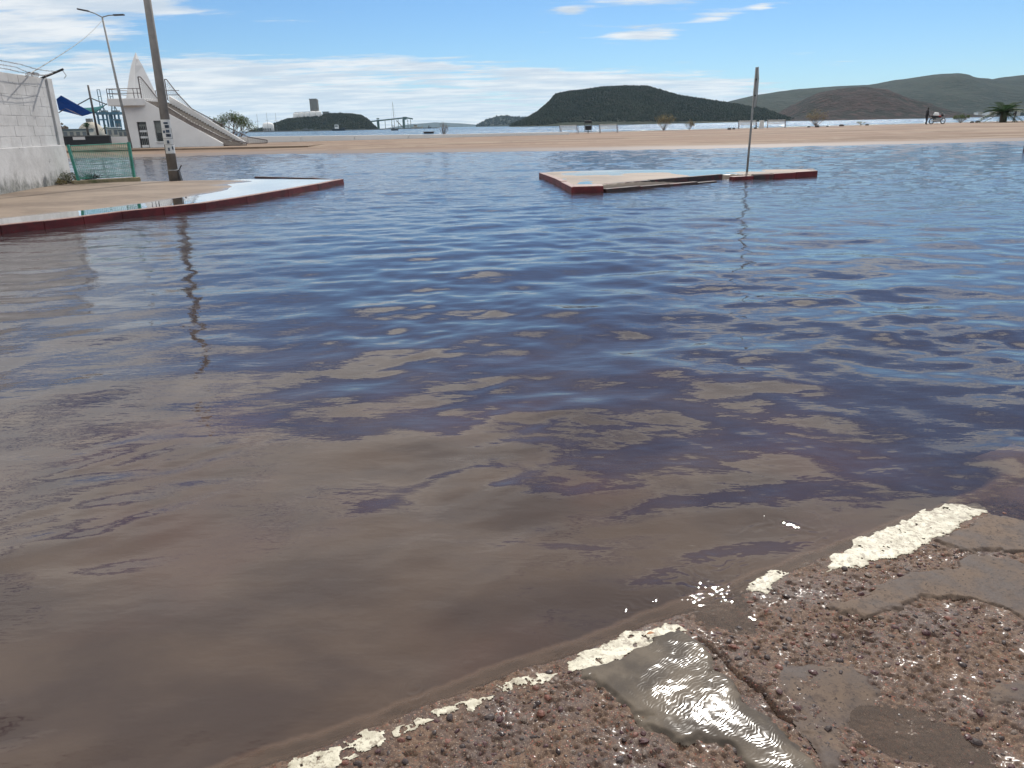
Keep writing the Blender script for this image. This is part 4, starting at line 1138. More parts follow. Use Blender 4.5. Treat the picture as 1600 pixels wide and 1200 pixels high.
def far_block(name, label, x0, x1, yt, D, mat, cat='building', win=0, yb=212, roof=None):
    a, b = at(x0, yt, D), at(x1, yt, D); O = Vector(((a.x + b.x) / 2, D, 0)); root = thing(name, label, cat, O)
    MB(O).box2((a.x, D, -.3), (b.x, D + (b.x - a.x) * .5, a.z)).build('wall', M[mat], root)
    MB(O).box2((a.x - .3, D - .4, a.z), (b.x + .3, D + (b.x - a.x) * .5 + .4, a.z + .012 * D * .08)).build('roof', M[roof or 'far_grey'], root)
    for k in range(win):
        w = (b.x - a.x) / win; x = a.x + w * (k + .5); h = a.z * .45
        MB(O).box2((x - w * .3, D - .06, a.z * .35), (x + w * .3, D - .02, a.z * .35 + h)).build('window', M['far_grey'], root)
    return root
far_block('port_shed', 'long low cream shed left of the mast', 96, 136, 203, 240, 'far_cream', win=4)
far_block('port_shed', 'low white roofed shed right of the palms', 166, 184, 200, 320, 'far_cream', win=2, roof='far_white')
far_block('port_shed', 'pale shed just left of the lamp pole base', 184, 206, 204, 260, 'far_cream', win=3)
far_block('port_office', 'blue grey port office block between the cranes', 178.5, 187, 188, 700, 'crane', win=2)
a = at(143, 206, 420); O = Vector((a.x, 420, 0)); root = thing('storage_dome', 'pale storage dome behind the palms', 'dome', O)
r_ = 20 * 420 / F; hz = at(143, 190, 420).z
MB(O).lathe((a.x, 420, 0), [(r_ * math.cos(q), hz * math.sin(q)) for q in [k * math.pi / 2 / 8 for k in range(8)]] + [(.2, hz)], 20).build('shell', M['far_cream'], root, True)
MB(O).box((a.x, 420, hz + .5), (2.5, 2.5, 2)).build('hatch', M['far_grey'], root)
a = at(100, 192, 330); O = Vector((a.x, 330, 0)); root = thing('rusty_mound', 'reddish brown wooded mound at the white wall', 'mound', O); m_ = MB(O)
for k in range(160):
    q = rnd.uniform(-1, 1); m_.blob((a.x - 2 + q * 4.5, 330 + rnd.uniform(-2, 2), max(0, (1 - q * q) * 6.2 * rnd.uniform(.2, 1))), (.7, .7, .6))
m_.build('foliage', M['bark'], root)
def palm(cx, yb, yt, D, label, nf=15, fl=None, trunk_r=.16, mat='leaf_palm', group=None, base=None, fr_w=.35, els=(-.45, 1.35), th=.62):
    b = at(cx, yb, D) if base is None else base; t = at(cx, yt, D); root = thing('palm_tree', label, 'palm tree', b, group)
    h = t.z - b.z; O = b
    MB(O).tube(b - Vector((0, 0, .3)), Vector((b.x, b.y, b.z + h * th)), trunk_r * 1.15, trunk_r, 9).build('trunk', M['bark'], root, True)
    c = Vector((b.x, b.y, b.z + h * (th - .02))); fl = fl or h * .5
    for k in range(nf):
        az_ = 2 * math.pi * k / nf + rnd.uniform(-.2, .2); el_ = rnd.uniform(*els); d = Vector((math.cos(az_) * math.cos(el_), math.sin(az_) * math.cos(el_), math.sin(el_)))
        m_ = MB(O); prev = c; sidev = d.cross(Vector((0, 0, 1))).normalized()
        for j in range(1, 7):
            q = j / 6; p = c + d * fl * q + Vector((0, 0, -.38 * fl * q * q))
            m_.tube(prev, p, .012 * fl, .009 * fl, 3, False)
            for sg in (-1, 1):
                for u in (.3, .8):
                    r0 = prev.lerp(p, u); l = fl * fr_w * (1 - .6 * abs(q - .55)); tipp = r0 + sidev * sg * l + d * l * .5 - Vector((0, 0, l * .3)); w_ = d * .03 * fl
                    m_.add([r0 - w_, r0 + w_, tipp], [(0, 1, 2)])
            prev = p
        m_.build('frond', M[mat], root)
palm(138, 210, 190, 230, 'dark full palm left of the mast', 18, None, .3)
palm(165, 208, 193, 250, 'thinner palm right of the mast before the cranes', 12, None, .2)

# ================================================================== headland, silo, conveyor, boats
def veg_mat(name, a, b, c, scale):
    m, t = new_mat(name)
    p = t.geo(); n = t.noise(p, scale, 7, 0.68); f = t.noise(p, scale * 6, 5, 0.65)
    col = t.mix(t.ramp(n, 0.38, 0.62), a, b); col = t.mix(t.ramp(f, 0.5, 0.66), col, c)
    b_ = t.node('ShaderNodeBsdfPrincipled', {'Base Color': col, 'Roughness': 0.95, 'Specular IOR Level': 0.1})
    t.l.new(t.bump(f, 0.9, 9.0, t.bump(n, 0.6, 25.0)), b_.inputs['Normal'])
    t.out(b_.outputs[0]); return m
M['hill'] = veg_mat('hill_scrub', (0.014, 0.022, 0.014), (0.027, 0.035, 0.021), (0.036, 0.036, 0.024), 0.012)
M['hill_red'] = veg_mat('hill_red', (0.012, 0.014, 0.010), (0.034, 0.020, 0.017), (0.058, 0.034, 0.028), 0.014)
M['hill_far'] = veg_mat('hill_far', (0.007, 0.014, 0.008), (0.017, 0.024, 0.013), (0.030, 0.029, 0.020), 0.008)
M['scrub'] = veg_mat('scrub', (0.018, 0.028, 0.018), (0.04, 0.052, 0.028), (0.05, 0.05, 0.03), 0.05)
def hill(name, label, prof, D, depth, mat, seed, nscrub=0, ssize=4.0, gull=.25, sky_only=False):
    xs = np.linspace(prof[0][0], prof[-1][0], 150); yt = np.interp(xs, [p[0] for p in prof], [p[1] for p in prof])
    nr_ = 40; X = np.zeros((nr_, 150)); Y = X.copy(); Z = X.copy()
    for j, (cx, cy) in enumerate(zip(xs, yt)):
        p = at(cx, cy, D); hgt = max(p.z, 0.0); k = p.x / D
        for i in range(nr_):
            t = i / (nr_ - 1); q = t * 2 - 1 if False else t
            y = D - depth * (1 - q) if q <= .5 * 2 else D
            y = D - depth + 1.7 * depth * q
            u = (y - (D - depth)) / depth
            prof_z = (math.sin(min(u, 1) * math.pi / 2) ** 1.15) if u <= 1 else max(0, 1 - ((u - 1) / .7) ** 2)
            X[i, j] = k * D + (k * y - k * D) * .6; Y[i, j] = y; Z[i, j] = hgt * prof_z
    hm = Z.max()
    n = fbm(X / depth * 3.5, Y / depth * 2.2, seed, 5, .55)
    fade = np.clip(Z / hm * 4, 0, 1) * np.clip(1.0 - np.exp(-((Y - D) / (depth * .22)) ** 2) * .9, 0.05, 1)
    Z = Z + n * hm * gull * fade - 1.2
    me, _ = grid_mesh(name, X, Y, Z)
    o = link(name, me, M[mat], None, True); tag(o, label, kind='structure')
    if nscrub:
        m_ = MB(); rn = random.Random(seed)
        for _ in range(nscrub):
            i = rn.randrange(2, 26); j = rn.randrange(1, 148)
            if rn.random() < .12 or sky_only: i = rn.randrange(20, 26)
            z = Z[i, j]
            if z < 1: continue
            fx, fy = rn.random(), rn.random()
            x = X[i, j] + (X[i, j + 1] - X[i, j]) * fx; y = Y[i, j] + (Y[i + 1, j] - Y[i, j]) * fy
            z = (Z[i, j] * (1 - fx) + Z[i, j + 1] * fx) * (1 - fy) + (Z[i + 1, j] * (1 - fx) + Z[i + 1, j + 1] * fx) * fy
            r = ssize * rn.uniform(.4, 1.15); m_.blob((x, y, z + r * .35), (r * .9, r * .9, r * rn.uniform(.7, 1.3)), .3, rn)
        s = m_.build('scrub', M[mat], o); s['kind'] = 'stuff'
    return o
hill('hill', 'dark wooded hill standing alone in the middle of the bay', [(792, 198), (815, 189), (838, 177), (858, 160), (868, 148), (885, 144.5), (920, 141), (938, 138), (980, 136.5), (1010, 137), (1030, 142), (1060, 151), (1100, 157.5), (1140, 163), (1175, 171), (1200, 182), (1215, 190)], 1500, 420, 'hill', 3, 24000, 2.6, .14)
hill('hill', 'reddish rocky hill in front of the long ridge', [(1195, 188), (1222, 176), (1245, 161), (1262, 151), (1280, 143.5), (1310, 139), (1340, 137.5), (1370, 141), (1400, 152), (1430, 164), (1460, 172), (1500, 178), (1545, 181)], 1350, 300, 'hill_red', 9, 0, 1.5, .26)
hill('hill', 'long green ridge behind the other hills at right', [(1095, 192), (1120, 165), (1140, 157), (1180, 148), (1240, 139), (1300, 135), (1350, 133.5), (1390, 126), (1440, 121), (1470, 120), (1485, 126), (1530, 127), (1560, 121), (1590, 118), (1640, 121), (1720, 125), (1800, 140), (1900, 178)], 2700, 900, 'hill_far', 14, 0, 2.0, .22)
hill('hill', 'small hazy headland left of the dark hill', [(742, 199), (757, 191), (770, 185), (782, 182.5), (800, 184), (830, 186), (850, 198)], 3600, 500, 'hill_far', 22, 500, 7, .1)
hill('hill', 'very faint distant mountains near the horizon', [(600, 201), (640, 194), (680, 191), (720, 192.5), (760, 196), (790, 198)], 9000, 900, 'hill_far', 27, 0, 7, .1)
hl = hill('headland', 'wooded headland of the port carrying the silo tower', [(392, 205), (420, 199), (433, 192), (450, 186), (470, 183), (500, 182), (512, 178), (530, 177), (550, 177.8), (565, 180.5), (575, 187), (583, 195), (590, 202)], 1400, 160, 'hill', 31, 7000, 1.8, .12)
D = 1400.0
def scaled(px): return px * D / F
a = at(492.5, 180, D); O = Vector((a.x, D, a.z - 3)); root = thing('silo_tower', 'tall grey concrete silo tower on the headland', 'tower', O)
w = scaled(11); z1 = at(492, 156, D).z
MB(O).box((a.x, D, (O.z + z1) / 2), (w, w * .8, z1 - O.z)).build('shaft', M['tower'], root, bevel=.4)
MB(O).box((a.x - .8, D, z1 + .9), (w * .95, w * .8, 1.8)).build('cap', M['far_grey'], root)
for k in range(3): MB(O).box((a.x - w * .3 + k * w * .3, D - w * .4 - .1, z1 - 9), (w * .12, .3, 10)).build('window', M['far_grey'], root)
MB(O).beam((a.x + w * .5, D, O.z + 8), (a.x + w * 1.0, D, O.z + 2), 2, 2).build('chute', M['far_grey'], root)
a = at(488, 184, D); O = Vector((a.x, D - 24, a.z - 8)); root = thing('silo_row', 'bright white silo row below the tower', 'silo', O)
for k in range(5):
    x = at(469 + 8.6 * k, 184, D).x; zt_ = at(485, [176.5, 176, 175.8, 174.6, 174.6][k], D).z
    MB(O).lathe((x, D - 24, O.z), [(scaled(4.4), 0), (scaled(4.4), zt_ - O.z - 1.2), (scaled(3.4), zt_ - O.z), (.3, zt_ - O.z + .5)], 16).build('silo', M['far_white'], root, True)
MB(O).beam((at(466, 177, D).x, D - 24, at(466, 176, D).z), (at(490, 175, D).x, D - 24, at(490, 175, D).z), .8, .8).build('gantry', M['far_grey'], root)
a = at(509, 176, D); O = Vector((a.x, D, a.z - 5)); root = thing('machine_shed', 'dark shed right of the silo tower', 'building', O)
MB(O).box((a.x, D, a.z - 1), (scaled(8), 8, scaled(4))).build('wall', M['far_grey'], root); MB(O).box((a.x, D, a.z + scaled(1.2)), (scaled(9), 9, .6)).build('roof', M['conveyor'], root)
D2 = 1230.0
a = at(420, 205, D2); O = Vector((a.x, D2, 0)); root = thing('storage_tank', 'white domed tank at the left foot of the headland', 'tank', O)
r_ = 8 * D2 / F; h1, h2 = at(420, 195, D2).z, at(420, 191.3, D2).z
MB(O).lathe((a.x, D2, 0), [(r_, 0), (r_, h1), (r_ * .8, h1 + (h2 - h1) * .7), (r_ * .3, h2), (.3, h2 + .1)], 20).build('shell', M['far_white'], root, True)
for k in range(4): MB(O).box((a.x - r_ * .6 + k * r_ * .4, D2 - r_ * .93, h1 * .35), (2.2, 1.5, 3.5)).build('opening', M['far_grey'], root)
D3 = 1500.0
a = at(586, 188, D3); e = at(634, 184, D3); O = Vector((at(634, 199, D3).x, D3, 0)); root = thing('conveyor_gantry', 'long loading conveyor reaching out from the headland', 'conveyor', O)
MB(O).beam(at(578, 190, D3), e, 2.2, 2.4).build('belt_housing', M['conveyor'], root); MB(O).beam(e, at(645, 185.7, D3), 2.2, 2.4).build('boom', M['conveyor'], root)
MB(O).box(at(632.5, 184.8, D3), (7, 5, 5)).build('drive_house', M['conveyor'], root)
for x, y, w_ in ((590.5, 187, 4.5), (601.5, 188, .7), (612, 187, .7), (622, 186, .7), (630.5, 186, 4.2), (637, 186.5, .7), (641.5, 186.5, .7)):
    p = at(x, y, D3); MB(O).box2((p.x - w_ / 2, D3 - 1, -1), (p.x + w_ / 2, D3 + 1, p.z)).build('support', M['conveyor'], root)
p = at(626, 188, D3); MB(O).beam((p.x - 8, D3, p.z), (p.x + 6, D3, 0), 1.4, 1.4).build('brace', M['far_grey'], root)
p = at(590.5, 185.5, D3); MB(O).box(p, (4.5, 4, 2)).build('cap', M['conveyor'], root)
# quay
a, b = at(585, 201, 1480), at(684, 199, 1480); mb = MB(); mb.box2((a.x, 1470, -2), (b.x, 1520, 1.4)); tag(mb.build('quay', M['far_grey']), kind='structure')
a, b = at(380, 205, 1190), at(600, 203, 1190); mb = MB(); mb.box2((a.x, 1190, -2), (b.x, 1240, 1.2)); tag(mb.build('quay', M['far_grey']), kind='structure')
def boat(cx, wpx, D, label, hull, cabin, mast=None, name='fishing_boat', ch=3.0, bh=2.2):
    p = at(cx, 200, D); O = Vector((p.x, D, -.1)); root = thing(name, label, 'boat', O); L_ = wpx * D / F / 2; W_ = L_ * .26
    st = [(-1, .75, bh), (-.4, 1, bh * .85), (.3, 1, bh * .9), (.75, .6, bh * 1.1), (1, .04, bh * 1.35)]; vs = []
    for q, wd, h in st: vs += [(p.x + q * L_ * .97, D - W_ * wd * .6, -.5), (p.x + q * L_ * .97, D + W_ * wd * .6, -.5), (p.x + q * L_, D + W_ * wd, h), (p.x + q * L_, D - W_ * wd, h)]
    fs = [(0, 1, 2, 3)]
    for k in range(4):
        for i in range(4): fs.append((k * 4 + i, (k + 1) * 4 + i, (k + 1) * 4 + (i + 1) % 4, k * 4 + (i + 1) % 4))
    MB(O).add(vs, fs).build('hull', M[hull], root)
    MB(O).box((p.x - L_ * .3, D, bh + ch / 2 - .3), (L_ * .55, W_ * 1.2, ch)).build('cabin', M[cabin], root, bevel=.15)
    MB(O).box((p.x - L_ * .3, D - W_ * .62, bh + ch * .6), (L_ * .45, .1, ch * .25)).build('window', M['glass'], root)
    MB(O).box((p.x - L_ * .3, D, bh + ch - .2), (L_ * .62, W_ * 1.35, .25)).build('roof', M['far_grey'], root)
    if mast:
        t = at(mast[0], mast[1], D); MB(O).tube((p.x + L_ * .1, D, bh * .5), t, mast[2], mast[2] * .6, 6).build('mast', M['far_grey'], root)
        if mast[3]: MB(O).tube((p.x + L_ * .1, D, bh + 2.2), (p.x - L_ * .8, D, bh + 2.4), .22).build('boom', M['hull_dark'], root)
        for sx in (-.95, .95): MB(O).tube((p.x + sx * L_, D, bh), t, .035, .035, 3, False).build('stay', M['far_grey'], root)
boat(616.5, 10.5, 620, 'sailing boat with one tall bare mast on the bay', 'hull_dark', 'far_grey', (613, 159, .2, True), 'sailing_boat', 1.2, .9)
boat(529, 19, 1000, 'dark tug with white cabin before the headland', 'hull_dark', 'far_white', (528, 190, .3, False), 'tug_boat', 5.0, 2.6)
boat(652, 17, 1440, 'brownish ferry moored right of the conveyor', 'far_cream', 'far_cream', None, 'ferry', 4.0, 3.0)
boat(671, 5, 1430, 'tiny boat at the right end of the quay', 'hull_dark', 'far_grey', None, 'fishing_boat', 3.0, 2.0)
boat(480, 17, 1150, 'grey barge under the silo row', 'far_grey', 'far_grey', None, 'barge', 2.0, 2.5)
# thin masts of moored boats
for x, yt, wh in ((401, 178, 'leftmost of three thin bare masts left of the headland'), (416, 176, 'middle of three thin bare masts left of the headland'), (430, 176.5, 'rightmost of three thin bare masts, nearest the headland')):
    p = at(x, yt, 1180); root = thing('boat_mast', wh, 'mast', (p.x, 1180, 0), 'masts left of the headland')
    MB((p.x, 1180, 0)).tube((p.x, 1180, -1), p, .28, .16, 5).tube((p.x - 3, 1180, p.z * .6), (p.x + 3, 1180, p.z * .6), .12, None, 4).build('spar', M['far_grey'], root)
ORD = ['first', 'second', 'third', 'fourth', 'fifth', 'sixth', 'seventh', 'eighth', 'ninth', 'tenth']
# far town at right under the ridge
for k, (x, w_, y, mt) in enumerate([(1527, 3.5, 175.5, 'far_white'), (1532, 4.5, 174.2, 'far_cream'), (1538, 4, 175, 'far_white'), (1544, 5, 174.5, 'far_white'), (1551, 4, 174.8, 'far_cream'), (1556, 4, 175.5, 'far_white'), (1592, 6, 173.5, 'far_cream')]):
    Dt = 1750.0; p = at(x, y, Dt); O = Vector((p.x, Dt, 0)); wd = w_ * Dt / F
    root = thing('waterfront_house', ORD[k] + ' tiny pale house from the left on the far shore below the ridge', 'house', O, 'houses on the far shore')
    MB(O).box2((p.x - wd / 2, Dt, -.5), (p.x + wd / 2, Dt + 8, p.z)).build('wall', M[mt], root); MB(O).box((p.x, Dt + 4, p.z + .2), (wd * 1.06, 9, .6)).build('roof', M['far_grey'], root)
root = tag(MB().box2((at(1470, 181, 1760).x, 1742, -1), (at(1660, 178, 1760).x, 1860, .4)).build('far_shore', M['hill']), kind='structure')
m_ = MB(); rn = random.Random(5)
for _ in range(420):
    x = rn.uniform(at(1440, 181, 1740).x, at(1660, 178, 1740).x); r = rn.uniform(2.5, 5.5); m_.blob((x, 1765 + rn.uniform(0, 80), r * .6), (r * 1.1, r, r), .3, rn)
s = m_.build('shore_trees', M['scrub'], root); s['kind'] = 'stuff'

# ================================================================== promenade furniture
def make_bench(label):
    root = thing('bench', label, 'bench', (0, 0, 0), 'white metal benches on the promenade')
    for s in (-1, 1):
        m_ = MB(); x = s * .98
        m_.path([(x, -.30, 0), (x, -.26, .44), (x, .16, .42), (x, .34, .92)], .036, 6).path([(x, .16, .42), (x, .24, 0)], .028, 6).path([(x, -.27, .42), (x, -.29, .64), (x, .22, .64)], .022, 6)
        m_.build('side_frame', M['rail'], root)
    for k in range(6): MB().box((0, -.24 + k * .075, .445), (1.92, .052, .02)).build('seat_slat', M['bench_white'], root)
    for k in range(5): y = .17 + k * .04; MB().box((0, y, .50 + k * .098), (1.92, .02, .05)).build('back_slat', M['bench_white'], root)
    return root
bp = None
for px, d, rz, lab in [(889, 88, 2.75, 'white metal bench left of the litter bin'), (951, 88, 2.8, 'white metal bench right of the litter bin'), (1168, 93, 2.7, 'white metal bench behind the sign post'), (1213, 93, 2.72, 'white metal bench second right of the sign post')]:
    p = plaza_at(px, d)
    if bp is None: bp = make_bench(lab); bp.location = p; bp.rotation_euler.z = rz
    else: dup(bp, p, rz, lab)
p = plaza_at(1190, 93)
root = thing('white_block', 'upright pale concrete block between the benches right of the post', 'block', p)
MB(p).hexa([p + Vector(q) for q in [(-.25, -.15, -.05), (.25, -.15, -.05), (.25, .15, -.05), (-.25, .15, -.05), (-.22, -.12, .82), (.22, -.12, .82), (.22, .12, .82), (-.22, .12, .82)]]).build('body', M['bench_white'], root, bevel=.03)
MB(p).box(p + Vector((0, 0, .86)), (.5, .32, .07)).build('cap', M['bench_white'], root, bevel=.015)
p = plaza_at(919, 88)
root = thing('litter_bin', 'black litter bin on a post frame between two benches', 'litter bin', p)
MB(p).box(p + Vector((0, 0, .15)), (.08, .08, .4)).build('foot', M['black'], root)
MB(p).hexa([p + Vector(q) for q in [(-.30, -.2, .34), (.30, -.2, .34), (.30, .2, .34), (-.30, .2, .34), (-.34, -.22, .80), (.34, -.22, .80), (.34, .22, .80), (-.34, .22, .80)]]).build('bucket', M['black'], root, bevel=.02)
for s in (-1, 1): MB(p).beam(p + Vector((s * .38, 0, .2)), p + Vector((s * .38, 0, 1.35)), .05, .05).build('frame_post', M['dark_metal'], root)
MB(p).box(p + Vector((0, 0, .22)), (.8, .06, .05)).build('frame_base', M['dark_metal'], root)
MB(p).box(p + Vector((0, 0, 1.2)), (.72, .3, .28)).build('hood', M['black'], root, bevel=.03)
p = at(670, 208.6, 84.0)
root = thing('dark_crate', 'flat black crate lying on the pale parapet wall', 'crate', p)
MB(p).box(p + Vector((0, 0, .06)), (1.05, .3, .16)).build('body', M['black'], root, bevel=.02); MB(p).box(p + Vector((0, 0, .17)), (1.2, .36, .05)).build('lid', M['black'], root)

def shrub(px, d, h, w, label, mat, nst=22, nleaf=260, ls=.05, twiggy=1.0, base=None):
    p = plaza_at(px, d) if base is None else base; root = thing('shrub', label, 'shrub', p); st = MB(p); lf = MB(p)
    tips = []
    for k in range(nst):
        a = rnd.uniform(0, 6.28); sp = rnd.random() ** .5; e = p + Vector((math.cos(a) * w * .5 * sp, math.sin(a) * w * .5 * sp, h * rnd.uniform(.65, 1) * (1 - .25 * sp)))
        mdl = p.lerp(e, .5) + Vector((rnd.uniform(-.1, .1), 0, rnd.uniform(0, .12))) * h; st.tube(p, mdl, .016 * twiggy, .011 * twiggy, 4, False).tube(mdl, e, .011 * twiggy, .005, 4, False)
        for j in range(4):
            q = mdl.lerp(e, rnd.uniform(0, 1)); f = q + Vector((rnd.uniform(-1, 1), rnd.uniform(-1, 1), rnd.uniform(.1, 1))) * h * .16; st.tube(q, f, .007 * twiggy, .004, 3, False); tips.append(f)
        tips.append(e)
    for k in range(nleaf):
        c = rnd.choice(tips) + Vector((rnd.gauss(0, 1), rnd.gauss(0, 1), rnd.gauss(0, 1))) * h * .06; a = Vector((rnd.uniform(-1, 1), rnd.uniform(-1, 1), rnd.uniform(-1, 1))).normalized() * ls; b = a.cross(Vector((rnd.uniform(-1, 1), rnd.uniform(-1, 1), rnd.uniform(-1, 1)))).normalized() * ls * .5
        lf.add([c - a, c + b, c + a, c - b], [(0, 1, 2, 3)])
    st.build('stems', M['twig'], root)
    if nleaf: lf.build('foliage', M[mat], root)
shrub(693, 88, 1.75, 1.7, 'bare grey shrub behind the pale parapet near the black crate', 'leaf_dry', 26, 40, .03, 1.2)
shrub(1037, 94, 1.9, 2.7, 'larger sparse olive shrub at the sea edge', 'leaf_dry', 30, 900, .055)
shrub(1078, 94, 1.15, 1.4, 'small sparse shrub right of the larger olive one', 'leaf_dry', 22, 420, .05)
shrub(1275, 94, 2.0, 2.6, 'brownish spreading shrub right of the benches', 'leaf_dry', 30, 850, .05)
shrub(1500, 93, 1.0, 2.1, 'low green shrub between motorcycle and palm', 'leaf', 26, 700, .06)
shrub(1345, 96, .55, 1.6, 'tiny green tuft at the water left of the people', 'leaf', 16, 200, .04)

# tree behind the stair
tp = at(362, 214, 92)
root = thing('small_tree', 'sparse small tree behind the foot of the stair', 'tree', Vector((tp.x, 92, .3))); O = Vector((tp.x, 92, .3))
tr1 = MB(O); lf = MB(O); tips = []
def branch(p, d, l, r, n):
    e = p + d * l; tr1.tube(p, e, r, r * .65, 5, False)
    if n == 0: tips.append(e); return
    for k in range(rnd.choice((2, 3, 3))):
        branch(e, (d + Vector((rnd.uniform(-.85, .85), rnd.uniform(-.6, .6), rnd.uniform(-.25, .5)))).normalized(), l * rnd.uniform(.6, .85), r * .62, n - 1)
for a in (-1.5, -1.0, -.6, -.3, 0, .3, .6, 1.0, 1.5): branch(O, Vector((a, rnd.uniform(-.4, .4), .85)).normalized(), 1.08, .06, 4)
for e in tips:
    for k in range(5):
        c = e + Vector((rnd.gauss(0, .17), rnd.gauss(0, .17), rnd.gauss(0, .14))); a = Vector((rnd.uniform(-1, 1), rnd.uniform(-1, 1), rnd.uniform(-1, 1))).normalized() * .085; b = a.cross(Vector((rnd.uniform(-1, 1), rnd.uniform(-1, 1), rnd.uniform(-1, 1)))).normalized() * .045
        lf.add([c - a, c + b, c + a, c - b], [(0, 1, 2, 3)])
tr1.build('trunk', M['bark'], root); lf.build('crown', M['leaf'], root)

palm(1567, 190, 158, 90, 'stubby dark palm at the right end of the promenade', 40, 2.5, .34, 'leaf_palm', None, plaza_at(1566, 90), .22, (-.25, 1.0), .48)

# ------------------------------------------------------------------ people
def person(name, label, p, pose, rz, mat_body, shirt, h=1.72):
    root = thing(name, label, 'person', p, None, rz)
    J, E, RD = pose
    me = bpy.data.meshes.new('body'); me.from_pydata([tuple(Vector(v) * h) for v in J], E, [])
    o = link('body', me, mat_body, root)
    md = o.modifiers.new('skin', 'SKIN'); md.use_smooth_shade = True
    for k, sv in enumerate(me.skin_vertices[0].data if me.skin_vertices else []): pass
    if not me.skin_vertices:
        import bmesh
        bm = bmesh.new(); bm.from_mesh(me); bm.verts.layers.skin.verify(); bm.to_mesh(me); bm.free()
    for k, sv in enumerate(me.skin_vertices[0].data):
        sv.radius = (RD[k] * h, RD[k] * h); sv.use_root = (k == 0)
    ss = o.modifiers.new('sub', 'SUBSURF'); ss.levels = 1; ss.render_levels = 1
    hd = Vector(J[4]) * h
    MB().lathe(hd + Vector((0, 0, .035 * h - .02)), [(.02 * h, .062 * h), (.05 * h, .045 * h), (.057 * h, .01 * h), (.05 * h, -.02 * h)][::-1], 10).build('hair', M['hair'], root, True)
    return root
# 0 pelvis 1 waist 2 chest 3 neck 4 head | arms | legs
walk = ([(0, 0, .52), (.01, 0, .62), (.02, 0, .76), (.03, 0, .85), (.045, 0, .935), (.02, -.11, .80), (.0, -.13, .64), (.09, -.12, .51), (.13, -.12, .47), (.02, .11, .80), (.05, .13, .64), (.14, .12, .52), (.18, .12, .48),
         (0, -.05, .50), (.03, -.055, .27), (-.06, -.055, .05), (0.02, -.055, .015), (0, .05, .50), (.06, .055, .27), (.08, .055, .04), (.16, .055, .015)],
        [(0, 1), (1, 2), (2, 3), (3, 4), (2, 5), (5, 6), (6, 7), (7, 8), (2, 9), (9, 10), (10, 11), (11, 12), (0, 13), (13, 14), (14, 15), (15, 16), (0, 17), (17, 18), (18, 19), (19, 20)],
        [.085, .08, .095, .035, .062, .04, .032, .025, .022, .04, .032, .025, .022, .06, .045, .032, .025, .06, .045, .032, .025])
person('person', 'person in dark clothes standing beside the motorcycle', plaza_at(1446, 88), walk, 0.1, M['cloth_dark'], None, 1.74)
person('person', 'person in dark clothes half hidden behind the stubby palm', plaza_at(1584, 92), walk, 2.7, M['cloth_grey'], None, 1.68)
# ------------------------------------------------------------------ motorcycle
p = plaza_at(1463.5, 88)
root = thing('motorcycle', 'dark motorcycle with a pale bag parked at the sea edge', 'motorcycle', p, None, 0.12)
for x in (-.68, .68):
    m_ = MB(); n = 20; vs = []; fs = []
    for i in range(n):
        a = 2 * math.pi * i / n
        for j in range(6):
            b = 2 * math.pi * j / 6; rr = .27 + .055 * math.cos(b); vs.append((x + rr * math.cos(a), .055 * math.sin(b), .325 + rr * math.sin(a)))
    for i in range(n):
        for j in range(6): fs.append((i * 6 + j, ((i + 1) % n) * 6 + j, ((i + 1) % n) * 6 + (j + 1) % 6, i * 6 + (j + 1) % 6))
    o = MB().add(vs, fs).build('wheel', M['rubber'], root, True)
    m_ = MB()
    for k in range(6): a = k * math.pi / 3; m_.tube((x, 0, .325), (x + .23 * math.cos(a), 0, .325 + .23 * math.sin(a)), .012, None, 4)
    m_.tube((x, -.06, .325), (x, .06, .325), .04).build('rim', M['chrome'], o)
MB().path([(.68, .09, .325), (.50, .09, .80), (.44, .05, .98)], .025).path([(.68, -.09, .325), (.50, -.09, .80), (.44, -.05, .98)], .025).build('fork', M['chrome'], root)
MB().path([(-.68, 0, .33), (-.15, 0, .36), (.15, 0, .36), (.42, 0, .85), (-.25, 0, .78), (-.7, 0, .85)], .03).path([(-.25, 0, .78), (-.15, 0, .36)], .03).build('frame', M['black'], root)
MB().box((0, 0, .45), (.62, .30, .42)).build('engine', M['grey_metal'], root, bevel=.05)
MB().hexa([(-.55, -.13, .55), (.3, -.14, .6), (.3, .14, .6), (-.55, .13, .55), (-.7, -.1, .82), (.38, -.12, .86), (.38, .12, .86), (-.7, .1, .82)]).build('side_cover', M['black'], root, bevel=.04)
MB().lathe((.16, 0, .70), [(.08, 0), (.19, .06), (.2, .14), (.1, .22)], 10).build('tank', M['red_paint'], root, True)
MB().hexa([(-.85, -.12, .80), (-.02, -.12, .76), (-.02, .12, .76), (-.85, .12, .80), (-.88, -.1, .92), (-.05, -.12, .84), (-.05, .12, .84), (-.88, .1, .92)]).build('seat', M['black'], root, bevel=.03)
MB().path([(.36, -.36, 1.06), (.44, 0, 1.0), (.36, .36, 1.06)], .018).build('handlebar', M['chrome'], root)
MB().hexa([(.46, -.14, .78), (.66, -.1, .82), (.66, .1, .82), (.46, .14, .78), (.40, -.12, 1.1), (.52, -.08, 1.2), (.52, .08, 1.2), (.40, .12, 1.1)]).build('fairing', M['black'], root, bevel=.03)
MB().tube((.66, 0, .92), (.69, 0, .92), .08).build('headlight', M['chrome'], root)
MB().tube((-.8, -.14, .42), (.05, -.14, .30), .05, .03).build('exhaust', M['chrome'], root)
MB().hexa([(-.5, -.2, .90), (.05, -.2, .86), (.05, .2, .86), (-.5, .2, .90), (-.42, -.15, 1.25), (-.02, -.14, 1.2), (-.02, .14, 1.2), (-.42, .15, 1.25)]).build('bag', M['white_paint'], root, bevel=.07)
MB().path([(-.1, -.05, .35), (-.15, -.3, .0)], .015).build('side_stand', M['black'], root)

